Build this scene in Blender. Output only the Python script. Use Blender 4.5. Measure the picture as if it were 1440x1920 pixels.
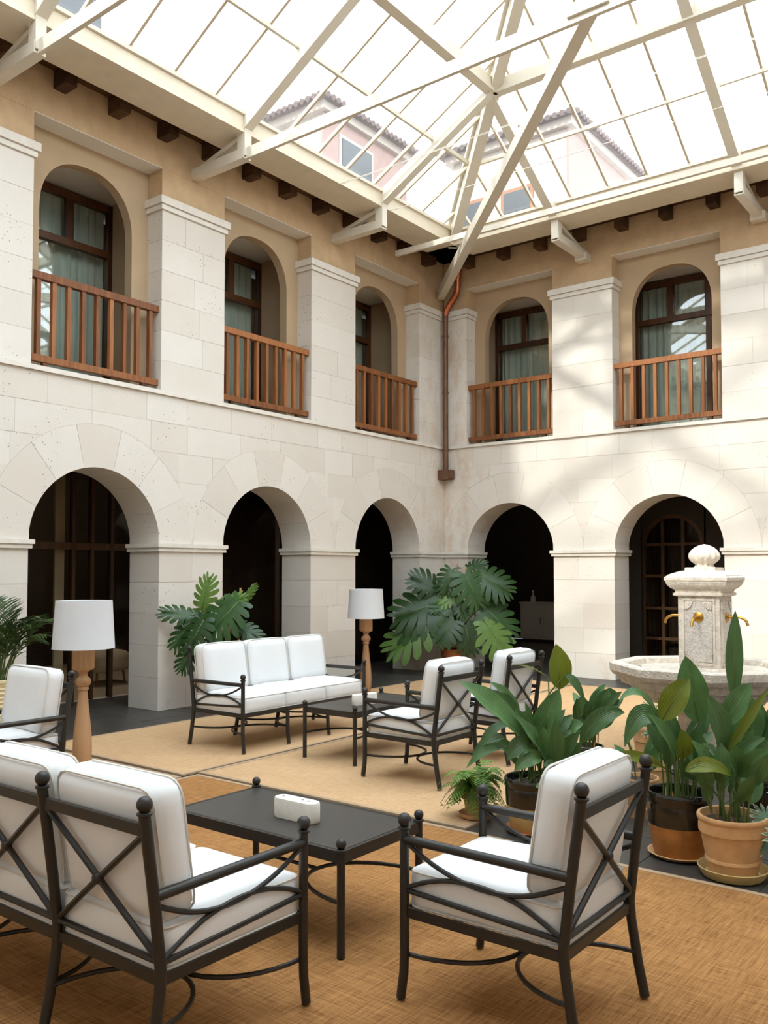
import bpy, math, random
from mathutils import Vector, Matrix
random.seed(7)
for o in list(bpy.data.objects): bpy.data.objects.remove(o)
S = bpy.context.scene
COL = S.collection
PI = math.pi

# ---------------------------------------------------------------- camera, world, sun, exposure
cam_d = bpy.data.cameras.new('camera'); cam = bpy.data.objects.new('camera', cam_d); COL.objects.link(cam)
cam_d.sensor_fit = 'HORIZONTAL'; cam_d.sensor_width = 36.0; cam_d.lens = 36*1648.18/1440
cam_d.shift_y = 48.15/1440; cam_d.clip_start = .05; cam_d.clip_end = 200
cam.location = (7.70, -11.58, 1.5)
cam.rotation_euler = (PI/2 + .0381176, 0, .6551117)
S.camera = cam

W = bpy.data.worlds.new('overcast_sky'); S.world = W; W.use_nodes = True
wn = W.node_tree.nodes; wl = W.node_tree.links; wn.clear()
w_out = wn.new('ShaderNodeOutputWorld'); w_bg = wn.new('ShaderNodeBackground')
w_tc = wn.new('ShaderNodeTexCoord'); w_no = wn.new('ShaderNodeTexNoise'); w_cr = wn.new('ShaderNodeValToRGB')
w_no.inputs['Scale'].default_value = 2.2; w_no.inputs['Detail'].default_value = 4
w_cr.color_ramp.elements[0].position = .3; w_cr.color_ramp.elements[0].color = (.80, .895, 1.0, 1)
w_cr.color_ramp.elements[1].position = .7; w_cr.color_ramp.elements[1].color = (.88, .95, 1.0, 1)
wl.new(w_tc.outputs['Generated'], w_no.inputs['Vector']); wl.new(w_no.outputs['Fac'], w_cr.inputs['Fac'])
wl.new(w_cr.outputs['Color'], w_bg.inputs['Color']); wl.new(w_bg.outputs['Background'], w_out.inputs['Surface'])
w_bg.inputs['Strength'].default_value = 4.7

sun_d = bpy.data.lights.new('sun', 'SUN'); sun = bpy.data.objects.new('sun', sun_d); COL.objects.link(sun)
sun_d.energy = 3.3; sun_d.angle = math.radians(3.5); sun_d.color = (1, .97, .90)
sun.rotation_euler = Vector((.10, 1.0, -.80)).to_track_quat('-Z', 'Y').to_euler()

S.view_settings.view_transform = 'Standard'; S.view_settings.look = 'None'
S.view_settings.gamma = 1; S.view_settings.use_curve_mapping = False
S.view_settings.exposure = 0.04
cy = S.cycles; cy.max_bounces = 6; cy.diffuse_bounces = 4; cy.glossy_bounces = 3; cy.transmission_bounces = 4; cy.transparent_max_bounces = 8
cy.adaptive_threshold = .03; cy.caustics_reflective = False; cy.caustics_refractive = False

# ---------------------------------------------------------------- materials
def lin(c):
    return tuple((v/255/12.92 if v/255 <= .04045 else ((v/255+.055)/1.055)**2.4) for v in c)
MATS = {}
def newmat(name):
    m = bpy.data.materials.new(name); m.use_nodes = True; MATS[name] = m
    return m, m.node_tree.nodes, m.node_tree.links, m.node_tree.nodes['Principled BSDF']
def nd(N, t, **kw):
    n = N.new(t)
    for k, v in kw.items():
        if k in n.inputs: n.inputs[k].default_value = v
        else: setattr(n, k, v)
    return n
def mat(name, rgb, rough=.6, metal=0, var=0., scale=6., bump=0., bscale=40., spec=.5, stretch=None, rand=0., sheen=0, trans=0):
    """plain procedural material: noise colour variation + noise bump; rgb is sRGB 0-255"""
    m, N, L, B = newmat(name); c = lin(rgb)
    B.inputs['Roughness'].default_value = rough; B.inputs['Metallic'].default_value = metal
    B.inputs['Specular IOR Level'].default_value = spec
    if sheen: B.inputs['Sheen Weight'].default_value = sheen
    B.inputs['Base Color'].default_value = (*c, 1)
    tc = nd(N, 'ShaderNodeTexCoord'); vec = tc.outputs['Object']
    if stretch:
        mp = nd(N, 'ShaderNodeMapping'); mp.inputs['Scale'].default_value = stretch
        L.new(vec, mp.inputs['Vector']); vec = mp.outputs['Vector']
    if var or rand:
        no = nd(N, 'ShaderNodeTexNoise', Scale=scale, Detail=5.0, Roughness=.6)
        L.new(vec, no.inputs['Vector'])
        mr = nd(N, 'ShaderNodeMapRange'); mr.inputs['From Min'].default_value = .3; mr.inputs['From Max'].default_value = .7
        mr.inputs['To Min'].default_value = 1-var; mr.inputs['To Max'].default_value = 1+var*.6
        L.new(no.outputs['Fac'], mr.inputs['Value'])
        val = mr.outputs['Result']
        if rand:
            oi = nd(N, 'ShaderNodeObjectInfo'); r2 = nd(N, 'ShaderNodeMapRange')
            r2.inputs['To Min'].default_value = 1-rand; r2.inputs['To Max'].default_value = 1+rand
            L.new(oi.outputs['Random'], r2.inputs['Value'])
            mu = nd(N, 'ShaderNodeMath', operation='MULTIPLY'); L.new(val, mu.inputs[0]); L.new(r2.outputs['Result'], mu.inputs[1]); val = mu.outputs[0]
        vm = nd(N, 'ShaderNodeVectorMath', operation='SCALE'); vm.inputs[0].default_value = c
        L.new(val, vm.inputs['Scale']); L.new(vm.outputs['Vector'], B.inputs['Base Color'])
    if bump:
        n2 = nd(N, 'ShaderNodeTexNoise', Scale=bscale, Detail=4.0); L.new(vec, n2.inputs['Vector'])
        bp = nd(N, 'ShaderNodeBump', Strength=bump, Distance=.01); L.new(n2.outputs['Fac'], bp.inputs['Height'])
        L.new(bp.outputs['Normal'], B.inputs['Normal'])
    if trans:
        tr = nd(N, 'ShaderNodeBsdfTranslucent'); tr.inputs['Color'].default_value = (*c, 1)
        mx = nd(N, 'ShaderNodeMixShader'); mx.inputs[0].default_value = trans
        L.new(B.outputs[0], mx.inputs[1]); L.new(tr.outputs[0], mx.inputs[2])
        L.new(mx.outputs[0], N['Material Output'].inputs['Surface'])
    return m

def ashlar(name, rgb, tint, pit=.5, stain=0.):
    """pale limestone: tone differs per block, soft clouds, small dark pits, optional rusty water stains near the corner"""
    m, N, L, B = newmat(name)
    B.inputs['Roughness'].default_value = .85; B.inputs['Specular IOR Level'].default_value = .25
    geo = nd(N, 'ShaderNodeNewGeometry'); pos = geo.outputs['Position']
    oi = nd(N, 'ShaderNodeObjectInfo')
    n1 = nd(N, 'ShaderNodeTexNoise', Scale=2.6, Detail=6.0, Roughness=.65); L.new(pos, n1.inputs['Vector'])
    mixc = nd(N, 'ShaderNodeMix', data_type='RGBA'); mixc.inputs[6].default_value = (*lin(rgb), 1); mixc.inputs[7].default_value = (*lin(tint), 1)
    ad = nd(N, 'ShaderNodeMath', operation='MULTIPLY_ADD'); ad.inputs[1].default_value = .9; ad.inputs[2].default_value = -.45
    L.new(oi.outputs['Random'], ad.inputs[0])
    a2 = nd(N, 'ShaderNodeMath', operation='ADD', use_clamp=True); L.new(ad.outputs[0], a2.inputs[0]); L.new(n1.outputs['Fac'], a2.inputs[1])
    L.new(a2.outputs[0], mixc.inputs[0])
    col = mixc.outputs[2]
    # pits
    vo = nd(N, 'ShaderNodeTexVoronoi', Scale=34.0); L.new(pos, vo.inputs['Vector'])
    lt = nd(N, 'ShaderNodeMath', operation='LESS_THAN'); lt.inputs[1].default_value = .17; L.new(vo.outputs['Distance'], lt.inputs[0])
    n2 = nd(N, 'ShaderNodeTexNoise', Scale=1.7, Detail=3.0); L.new(pos, n2.inputs['Vector'])
    gt = nd(N, 'ShaderNodeMath', operation='GREATER_THAN'); gt.inputs[1].default_value = .55; L.new(n2.outputs['Fac'], gt.inputs[0])
    wn_ = nd(N, 'ShaderNodeTexWhiteNoise'); L.new(vo.outputs['Color'], wn_.inputs['Vector'])
    g3 = nd(N, 'ShaderNodeMath', operation='GREATER_THAN'); g3.inputs[1].default_value = .62; L.new(wn_.outputs['Value'], g3.inputs[0])
    m1 = nd(N, 'ShaderNodeMath', operation='MULTIPLY'); L.new(lt.outputs[0], m1.inputs[0]); L.new(gt.outputs[0], m1.inputs[1])
    m2 = nd(N, 'ShaderNodeMath', operation='MULTIPLY'); L.new(m1.outputs[0], m2.inputs[0]); L.new(g3.outputs[0], m2.inputs[1])
    m3 = nd(N, 'ShaderNodeMath', operation='MULTIPLY'); m3.inputs[1].default_value = pit; L.new(m2.outputs[0], m3.inputs[0])
    mp = nd(N, 'ShaderNodeMix', data_type='RGBA'); L.new(m3.outputs[0], mp.inputs[0]); L.new(col, mp.inputs[6])
    mp.inputs[7].default_value = (*lin((92, 76, 58)), 1); col = mp.outputs[2]
    if stain:
        sx = nd(N, 'ShaderNodeSeparateXYZ'); L.new(pos, sx.inputs[0])
        ns = nd(N, 'ShaderNodeTexNoise', Scale=3.2, Detail=7.0, Roughness=.7)
        mpg = nd(N, 'ShaderNodeMapping'); mpg.inputs['Scale'].default_value = (1, 1, .55); L.new(pos, mpg.inputs['Vector']); L.new(mpg.outputs[0], ns.inputs['Vector'])
        # distance from the corner axis
        cx = nd(N, 'ShaderNodeCombineXYZ'); L.new(sx.outputs[0], cx.inputs[0]); L.new(sx.outputs[1], cx.inputs[1])
        ln = nd(N, 'ShaderNodeVectorMath', operation='LENGTH'); L.new(cx.outputs[0], ln.inputs[0])
        fr = nd(N, 'ShaderNodeMapRange'); fr.inputs['From Min'].default_value = .1; fr.inputs['From Max'].default_value = 1.5
        fr.inputs['To Min'].default_value = .19; fr.inputs['To Max'].default_value = -.06; L.new(ln.outputs['Value'], fr.inputs['Value'])
        # damp foot of the wall
        fz = nd(N, 'ShaderNodeMapRange'); fz.inputs['From Min'].default_value = .0; fz.inputs['From Max'].default_value = .6
        fz.inputs['To Min'].default_value = .14; fz.inputs['To Max'].default_value = 0; L.new(sx.outputs[2], fz.inputs['Value'])
        sm = nd(N, 'ShaderNodeMath', operation='ADD'); L.new(fr.outputs[0], sm.inputs[0]); L.new(fz.outputs[0], sm.inputs[1])
        s2 = nd(N, 'ShaderNodeMath', operation='ADD'); L.new(sm.outputs[0], s2.inputs[0]); L.new(ns.outputs['Fac'], s2.inputs[1])
        r3 = nd(N, 'ShaderNodeMapRange'); r3.inputs['From Min'].default_value = .60; r3.inputs['From Max'].default_value = .80
        r3.inputs['To Max'].default_value = stain; L.new(s2.outputs[0], r3.inputs['Value'])
        ms = nd(N, 'ShaderNodeMix', data_type='RGBA'); L.new(r3.outputs[0], ms.inputs[0]); L.new(col, ms.inputs[6])
        ms.inputs[7].default_value = (*lin((188, 150, 108)), 1); col = ms.outputs[2]
    L.new(col, B.inputs['Base Color'])
    bn = nd(N, 'ShaderNodeTexNoise', Scale=30.0, Detail=5.0); L.new(pos, bn.inputs['Vector'])
    bp = nd(N, 'ShaderNodeBump', Strength=.25, Distance=.006); L.new(bn.outputs['Fac'], bp.inputs['Height']); L.new(bp.outputs['Normal'], B.inputs['Normal'])
    return m

def rugmat(name, a, b, s=130., herring=False):
    m, N, L, B = newmat(name); B.inputs['Roughness'].default_value = .95; B.inputs['Specular IOR Level'].default_value = .1
    tc = nd(N, 'ShaderNodeTexCoord')
    fac = None
    for k, (sc) in enumerate(((s, 6, 1), (6, s, 1))):
        mp = nd(N, 'ShaderNodeMapping'); mp.inputs['Scale'].default_value = sc; L.new(tc.outputs['Object'], mp.inputs['Vector'])
        no = nd(N, 'ShaderNodeTexNoise', Scale=1.0, Detail=3.0, Roughness=.6); L.new(mp.outputs[0], no.inputs['Vector'])
        if fac is None: fac = no.outputs['Fac']
        else:
            ad = nd(N, 'ShaderNodeMath', operation='ADD'); L.new(fac, ad.inputs[0]); L.new(no.outputs['Fac'], ad.inputs[1]); fac = ad.outputs[0]
    big = nd(N, 'ShaderNodeTexNoise', Scale=1.3, Detail=4.0); L.new(tc.outputs['Object'], big.inputs['Vector'])
    a3 = nd(N, 'ShaderNodeMath', operation='MULTIPLY_ADD'); a3.inputs[1].default_value = .35; L.new(big.outputs['Fac'], a3.inputs[0]); L.new(fac, a3.inputs[2])
    if herring:
        mp = nd(N, 'ShaderNodeMapping'); mp.inputs['Rotation'].default_value = (0, 0, .785); L.new(tc.outputs['Object'], mp.inputs['Vector'])
        ck = nd(N, 'ShaderNodeTexChecker', Scale=46.0); L.new(mp.outputs[0], ck.inputs['Vector'])
        a4 = nd(N, 'ShaderNodeMath', operation='MULTIPLY_ADD'); a4.inputs[1].default_value = .10; L.new(ck.outputs['Fac'], a4.inputs[0]); L.new(a3.outputs[0], a4.inputs[2]); a3 = a4
    mr = nd(N, 'ShaderNodeMapRange'); mr.inputs['From Min'].default_value = .85; mr.inputs['From Max'].default_value = 1.5; L.new(a3.outputs[0], mr.inputs['Value'])
    mx = nd(N, 'ShaderNodeMix', data_type='RGBA'); mx.inputs[6].default_value = (*lin(a), 1); mx.inputs[7].default_value = (*lin(b), 1)
    L.new(mr.outputs[0], mx.inputs[0]); L.new(mx.outputs[2], B.inputs['Base Color'])
    bp = nd(N, 'ShaderNodeBump', Strength=.5, Distance=.004); L.new(fac, bp.inputs['Height']); L.new(bp.outputs['Normal'], B.inputs['Normal'])
    return m

def woodmat(name, a, b, axis=2, scale=22., rough=.5, rand=.12):
    m, N, L, B = newmat(name); B.inputs['Roughness'].default_value = rough; B.inputs['Specular IOR Level'].default_value = .35
    geo = nd(N, 'ShaderNodeTexCoord'); mp = nd(N, 'ShaderNodeMapping')
    sc = [scale]*3; sc[axis] = scale*.06; mp.inputs['Scale'].default_value = sc
    L.new(geo.outputs['Object'], mp.inputs['Vector'])
    no = nd(N, 'ShaderNodeTexNoise', Scale=1.0, Detail=6.0, Roughness=.65, Distortion=.6); L.new(mp.outputs[0], no.inputs['Vector'])
    oi = nd(N, 'ShaderNodeObjectInfo'); ra = nd(N, 'ShaderNodeMath', operation='MULTIPLY_ADD'); ra.inputs[1].default_value = rand*3; ra.inputs[2].default_value = -rand*1.5
    L.new(oi.outputs['Random'], ra.inputs[0])
    ad = nd(N, 'ShaderNodeMath', operation='ADD'); L.new(no.outputs['Fac'], ad.inputs[0]); L.new(ra.outputs[0], ad.inputs[1])
    mr = nd(N, 'ShaderNodeMapRange'); mr.inputs['From Min'].default_value = .28; mr.inputs['From Max'].default_value = .72; L.new(ad.outputs[0], mr.inputs['Value'])
    mx = nd(N, 'ShaderNodeMix', data_type='RGBA'); mx.inputs[6].default_value = (*lin(a), 1); mx.inputs[7].default_value = (*lin(b), 1)
    L.new(mr.outputs[0], mx.inputs[0]); L.new(mx.outputs[2], B.inputs['Base Color'])
    return m

def glassmat(name, tint, refl=.06, haze=.0, rough=.02, dark=1.0):
    """thin pane: see-through + soft dusty translucency + mirror reflection by Fresnel"""
    m, N, L, B = newmat(name); N.remove(B)
    tr = nd(N, 'ShaderNodeBsdfTransparent'); tr.inputs['Color'].default_value = (*[v*dark for v in tint], 1)
    out = tr.outputs[0]
    if haze:
        tl = nd(N, 'ShaderNodeBsdfTranslucent'); tl.inputs['Color'].default_value = (.95, .95, .95, 1)
        mx = nd(N, 'ShaderNodeMixShader'); mx.inputs[0].default_value = haze; L.new(out, mx.inputs[1]); L.new(tl.outputs[0], mx.inputs[2]); out = mx.outputs[0]
    gl = nd(N, 'ShaderNodeBsdfGlossy'); gl.inputs['Roughness'].default_value = rough
    lw = nd(N, 'ShaderNodeFresnel'); ge = nd(N, 'ShaderNodeNewGeometry'); io = nd(N, 'ShaderNodeMapRange')
    io.inputs['To Min'].default_value = 1.45; io.inputs['To Max'].default_value = 1/1.45      # a thin pane mirrors alike from both sides
    L.new(ge.outputs['Backfacing'], io.inputs['Value']); L.new(io.outputs[0], lw.inputs['IOR'])
    sc = nd(N, 'ShaderNodeMath', operation='MULTIPLY'); sc.inputs[1].default_value = refl/.04; sc.use_clamp = True; L.new(lw.outputs[0], sc.inputs[0])
    m2 = nd(N, 'ShaderNodeMixShader'); L.new(sc.outputs[0], m2.inputs[0]); L.new(out, m2.inputs[1]); L.new(gl.outputs[0], m2.inputs[2])
    L.new(m2.outputs[0], N['Material Output'].inputs['Surface'])
    return m

ashlar('stone_left', (222, 216, 207), (213, 205, 194), .85, .35)
ashlar('stone_right', (226, 220, 211), (219, 211, 200), .4, .5)
mat('mortar', (214, 205, 193), .9, var=.08)
mat('moulding', (222, 215, 204), .8, var=.08, scale=9, bump=.15)
mat('plaster', (196, 166, 130), .92, var=.11, scale=5, bump=.7, bscale=34, stretch=(1, 1, .75), spec=.15)
mat('plaster_smooth', (182, 158, 128), .9, var=.05, scale=3, spec=.15)
mat('soffit_white', (226, 222, 214), .85)
mat('white_steel', (212, 203, 186), .45, var=.04, scale=4)
mat('gutter_paint', (216, 203, 180), .5, var=.07, scale=5)
mat('bar_paint', (196, 180, 154), .5)
woodmat('eave_wood', (58, 38, 22), (92, 62, 36), 0, 20, .7)
woodmat('rail_wood', (112, 66, 36), (164, 106, 62), 2, 26, .5)
woodmat('frame_wood', (58, 34, 18), (96, 58, 30), 2, 22, .45)
woodmat('door_wood', (56, 36, 16), (84, 54, 24), 2, 20, .5)
woodmat('lamp_wood', (146, 108, 74), (184, 146, 108), 2, 24, .55)
glassmat('roof_glass', (.97, .985, .98), refl=.03, haze=.04)
glassmat('window_glass', (.93, .96, .94), refl=.15)
glassmat('door_glass', (.82, .78, .72), refl=.008)
mat('curtain', (218, 222, 212), .9, var=.04)
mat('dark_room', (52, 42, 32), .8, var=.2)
mat('bedroom', (120, 112, 100), .9)
mat('pale_floor', (196, 186, 170), .5, var=.05)
mat('iron', (40, 37, 33), .42, var=.12, scale=30, spec=.45)
mat('table_top', (58, 55, 51), .38, var=.06, scale=18, spec=.4)
mat('canvas', (226, 227, 227), .92, var=.03, scale=5, bump=.25, bscale=9, sheen=.15, spec=.15)
mat('piping', (216, 213, 206), .9)
mat('lamp_shade', (232, 234, 236), .85, var=.02, trans=.35)
mat('travertine', (236, 228, 216), .7, var=.08, scale=20, bump=.2)
mat('hole_dark', (60, 52, 44), .9)
mat('slate', (62, 60, 57), .38, var=.22, scale=3.5, bump=.25, bscale=12, rand=.10, spec=.5)
mat('slate_joint', (112, 108, 100), .8)
rugmat('rug_light', (176, 140, 102), (208, 174, 134), 150, True)
rugmat('rug_brown', (118, 80, 44), (182, 134, 84), 120)
mat('rug_binding', (172, 146, 116), .9, var=.1)
mat('rug_edge_dark', (92, 64, 38), .9)
mat('copper', (112, 80, 60), .45, .35, var=.25, scale=8)
mat('copper_bright', (190, 108, 72), .30, .8, var=.35, scale=26)
mat('cable', (222, 216, 204), .6)
mat('roof_tile', (112, 96, 90), .9, var=.2, rand=.12)
mat('tower_cream', (178, 166, 154), .9, var=.05)
mat('tower_pink', (160, 132, 122), .9, var=.06)
mat('tower_window', (60, 64, 66), .4)
mat('shutter', (140, 96, 64), .7)
mat('fountain_stone', (222, 211, 196), .95, var=.26, scale=22, bump=.9, bscale=70)
mat('fountain_rough', (216, 207, 197), .95, var=.34, scale=75, bump=1.0, bscale=95)
mat('brass', (196, 148, 72), .32, .9, var=.15, scale=20)
mat('water', (200, 204, 198), .08, spec=.6)
mat('pebble', (96, 92, 88), .7)
mat('terracotta', (196, 116, 74), .85, var=.18, scale=9)
mat('terracotta_pale', (206, 162, 112), .85, var=.18, scale=11)
mat('glaze_black', (26, 27, 24), .14, var=.2, spec=.7)
mat('glaze_amber', (176, 116, 58), .35, var=.3, scale=12)
mat('glaze_cream', (196, 170, 112), .4, var=.2, scale=8)
mat('cream_pot', (222, 208, 168), .7, var=.08)
mat('soil', (62, 44, 32), .95, var=.4, scale=30, bump=.8)
mat('leaf_aspidistra', (80, 116, 66), .34, var=.25, scale=9, rand=.28, trans=.18, stretch=(3, 3, 1))
mat('leaf_olive', (112, 124, 36), .4, var=.25, scale=9, rand=.15, trans=.25)
mat('leaf_monstera', (48, 80, 38), .34, var=.25, scale=8, rand=.30, trans=.16)
mat('leaf_monstera_light', (104, 138, 66), .36, var=.2, scale=8, rand=.15, trans=.2)
mat('leaf_palm', (58, 82, 36), .5, var=.2, rand=.25, trans=.15)
mat('leaf_fern', (104, 140, 52), .6, var=.25, rand=.25, trans=.25)
mat('leaf_fatsia', (74, 112, 72), .4, var=.2, rand=.15, trans=.15)
mat('leaf_edge', (214, 222, 186), .5, trans=.2)
mat('stem', (84, 104, 46), .55, var=.15)
mat('stem_dark', (66, 62, 34), .6, var=.2)
mat('cane', (192, 140, 86), .7)
mat('dry_leaf', (186, 132, 84), .8)
mat('sofa_fabric', (216, 208, 194), .9)
mat('sideboard', (214, 208, 196), .6)

for nm in ('leaf_aspidistra', 'leaf_olive'):      # fine ribs running along the blade, paler midrib
    m = MATS[nm]; N = m.node_tree.nodes; L = m.node_tree.links; B = N['Principled BSDF']
    at = nd(N, 'ShaderNodeAttribute'); at.attribute_name = 'across'
    mu = nd(N, 'ShaderNodeMath', operation='MULTIPLY'); mu.inputs[1].default_value = 34.0; L.new(at.outputs['Fac'], mu.inputs[0])
    sn = nd(N, 'ShaderNodeMath', operation='SINE'); L.new(mu.outputs[0], sn.inputs[0])
    bp = nd(N, 'ShaderNodeBump', Strength=.35, Distance=.002); L.new(sn.outputs[0], bp.inputs['Height']); L.new(bp.outputs['Normal'], B.inputs['Normal'])
    ab = nd(N, 'ShaderNodeMath', operation='ABSOLUTE'); L.new(at.outputs['Fac'], ab.inputs[0])
    mr = nd(N, 'ShaderNodeMapRange'); mr.inputs['From Max'].default_value = .10; mr.inputs['To Min'].default_value = .45; mr.inputs['To Max'].default_value = 0; L.new(ab.outputs[0], mr.inputs['Value'])
    mx = nd(N, 'ShaderNodeMix', data_type='RGBA'); L.new(mr.outputs[0], mx.inputs[0])
    L.new(B.inputs['Base Color'].links[0].from_socket, mx.inputs[6]); mx.inputs[7].default_value = (*lin((128, 150, 84)), 1); L.new(mx.outputs[2], B.inputs['Base Color'])

# ---------------------------------------------------------------- mesh helpers
class MB:
    def __init__(s): s.v = []; s.f = []
    def add(s, vs, fs):
        o = len(s.v); s.v += [tuple(p) for p in vs]; s.f += [tuple(i+o for i in f) for f in fs]; return s
    def box(s, x0, x1, y0, y1, z0, z1):
        return s.add([(x0,y0,z0),(x1,y0,z0),(x1,y1,z0),(x0,y1,z0),(x0,y0,z1),(x1,y0,z1),(x1,y1,z1),(x0,y1,z1)],
                     [(0,3,2,1),(4,5,6,7),(0,1,5,4),(1,2,6,5),(2,3,7,6),(3,0,4,7)])
    def beam(s, a, b, w, h, up=(0,0,1), ext=0):
        a = Vector(a); b = Vector(b); d = (b-a).normalized(); up = Vector(up)
        sd = d.cross(up).normalized(); u = sd.cross(d).normalized()
        a = a-d*ext; b = b+d*ext; P = []
        for p in (a, b):
            for i, j in ((-1,-1),(1,-1),(1,1),(-1,1)): P.append(p+sd*i*w/2+u*j*h/2)
        return s.add(P, [(0,1,2,3),(7,6,5,4),(0,4,5,1),(1,5,6,2),(2,6,7,3),(3,7,4,0)])
    def tube(s, pts, r, n=8, cap=True, closed=False):
        pts = [Vector(p) for p in pts]; m = len(pts)
        rr = r if isinstance(r, (list, tuple)) else [r]*m
        o = len(s.v); ref = None
        for i, p in enumerate(pts):
            if closed: d = pts[(i+1) % m]-pts[i-1]
            else: d = pts[min(i+1, m-1)]-pts[max(i-1, 0)]
            d.normalize()
            if ref is None:
                ref = Vector((0,0,1)) if abs(d.z) < .9 else Vector((1,0,0))
            a = (ref-d*ref.dot(d)).normalized(); b = d.cross(a); ref = a
            for k in range(n):
                t = 2*PI*k/n; s.v.append(tuple(p+(a*math.cos(t)+b*math.sin(t))*rr[i]))
        rng = m if closed else m-1
        for i in range(rng):
            for k in range(n):
                j = (i+1) % m
                s.f.append((o+i*n+k, o+i*n+(k+1) % n, o+j*n+(k+1) % n, o+j*n+k))
        if cap and not closed:
            s.f.append(tuple(o+k for k in reversed(range(n)))); s.f.append(tuple(o+(m-1)*n+k for k in range(n)))
        return s
    def lathe(s, prof, n=20, c=(0,0,0), rib=0, nrib=0, rot=0., square=False):
        o = len(s.v); m = len(prof)
        for r, z in prof:
            for k in range(n):
                t = 2*PI*k/n+rot
                q = r*(1+rib*math.cos(nrib*t)) if rib else r
                if square: q = r/max(abs(math.cos(t)), abs(math.sin(t)))
                s.v.append((c[0]+q*math.cos(t), c[1]+q*math.sin(t), c[2]+z))
        for i in range(m-1):
            for k in range(n):
                s.f.append((o+i*n+k, o+i*n+(k+1) % n, o+(i+1)*n+(k+1) % n, o+(i+1)*n+k))
        if prof[0][0] > 1e-5: s.f.append(tuple(o+k for k in reversed(range(n))))
        if prof[-1][0] > 1e-5: s.f.append(tuple(o+(m-1)*n+k for k in range(n)))
        return s
    def prism(s, poly, fn, n0, n1):
        m = len(poly)
        if m < 3: return s
        P = [fn(a, b, n0) for a, b in poly]+[fn(a, b, n1) for a, b in poly]
        return s.add(P, [tuple(range(m-1, -1, -1)), tuple(range(m, 2*m))]+[(i, (i+1) % m, m+(i+1) % m, m+i) for i in range(m)])
    def mesh(s, name, material, smooth=False, angle=None, fix=True):
        me = bpy.data.meshes.new(name); me.from_pydata(s.v, [], s.f); me.update()
        if fix and s.f:
            import bmesh
            bm = bmesh.new(); bm.from_mesh(me); bmesh.ops.recalc_face_normals(bm, faces=bm.faces); bm.to_mesh(me); bm.free()
        mm = material if isinstance(material, (list, tuple)) else [material]
        for q in mm: me.materials.append(MATS[q])
        if smooth:
            me.polygons.foreach_set('use_smooth', [True]*len(me.polygons))
            if angle: me.set_sharp_from_angle(angle=math.radians(angle))
        return me
    def build(s, name, material, parent=None, smooth=False, angle=40, fix=True, loc=None, rot=None):
        return link(name, s.mesh(name, material, smooth, angle, fix), parent, loc, rot)

def link(name, data, parent=None, loc=None, rot=None):
    o = bpy.data.objects.new(name, data); COL.objects.link(o)
    if parent: o.parent = parent
    if loc: o.location = loc
    if rot: o.rotation_euler = rot
    return o
def tag(o, label=None, cat=None, group=None, kind=None):
    for k, v in (('label', label), ('category', cat), ('group', group), ('kind', kind)):
        if v: o[k] = v
    return o
def thing(name, label, cat, loc=(0,0,0), rz=0, group=None):
    o = link(name, None, None, loc, (0,0,rz)); o.empty_display_size = .1
    return tag(o, label, cat, group)
def structure(name, label=None, loc=(0,0,0)):
    o = link(name, None, None, loc); o.empty_display_size = .1
    return tag(o, label, None, None, 'structure')
def copy_tree(o, parent=None):
    c = o.copy(); COL.objects.link(c)
    if parent: c.parent = parent
    for ch in [q for q in bpy.data.objects if q.parent == o]: copy_tree(ch, c)
    return c
def bez(a, b, c, n=8):
    a, b, c = Vector(a), Vector(b), Vector(c)
    return [a*(1-t)**2+b*2*t*(1-t)+c*t*t for t in [i/n for i in range(n+1)]]
def spline(P, n=6):
    P = [Vector(p) for p in P]; out = []
    for i in range(len(P)-1):
        p0 = P[max(i-1,0)]; p1 = P[i]; p2 = P[i+1]; p3 = P[min(i+2, len(P)-1)]
        for k in range(n):
            t = k/n
            out.append(.5*((2*p1)+(p2-p0)*t+(2*p0-5*p1+4*p2-p3)*t*t+(3*p1-p0-3*p2+p3)*t**3))
    out.append(P[-1]); return out
def clip(poly, a, b, c):
    """keep a*u+b*v+c >= 0"""
    out = []
    for i in range(len(poly)):
        p = poly[i]; q = poly[(i+1) % len(poly)]
        dp = a*p[0]+b*p[1]+c; dq = a*q[0]+b*q[1]+c
        if dp >= 0: out.append(p)
        if dp*dq < 0:
            t = dp/(dp-dq); out.append((p[0]+(q[0]-p[0])*t, p[1]+(q[1]-p[1])*t))
    return out

# ---------------------------------------------------------------- courtyard walls
# the far corner of the court is the origin; left wall is x = 0, right wall is y = 0; s runs from the corner, n out of the wall
FL = lambda s, z, n: (n, -s, z)
FR = lambda s, z, n: (s, -n, z)
OPEN_L = [(.67, 2.21), (3.12, 4.63), (5.54, 7.06), (7.97, 9.49)]
OPEN_R = [(.43, 1.90), (2.82, 4.30), (5.22, 6.70)]
LEN_L, LEN_R = 12.58, 9.6
YS = -12.58          # near wing of the court, behind the viewer
Z_IMP0, Z_IMP1, Z_SILL, Z_CAP0, Z_CAP1, Z_LINT, Z_TOP = 1.715, 1.80, 3.44, 5.46, 5.60, 5.92, 6.45
D_LOW, D_UP = .51, .25
ZC = 1.79

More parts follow.
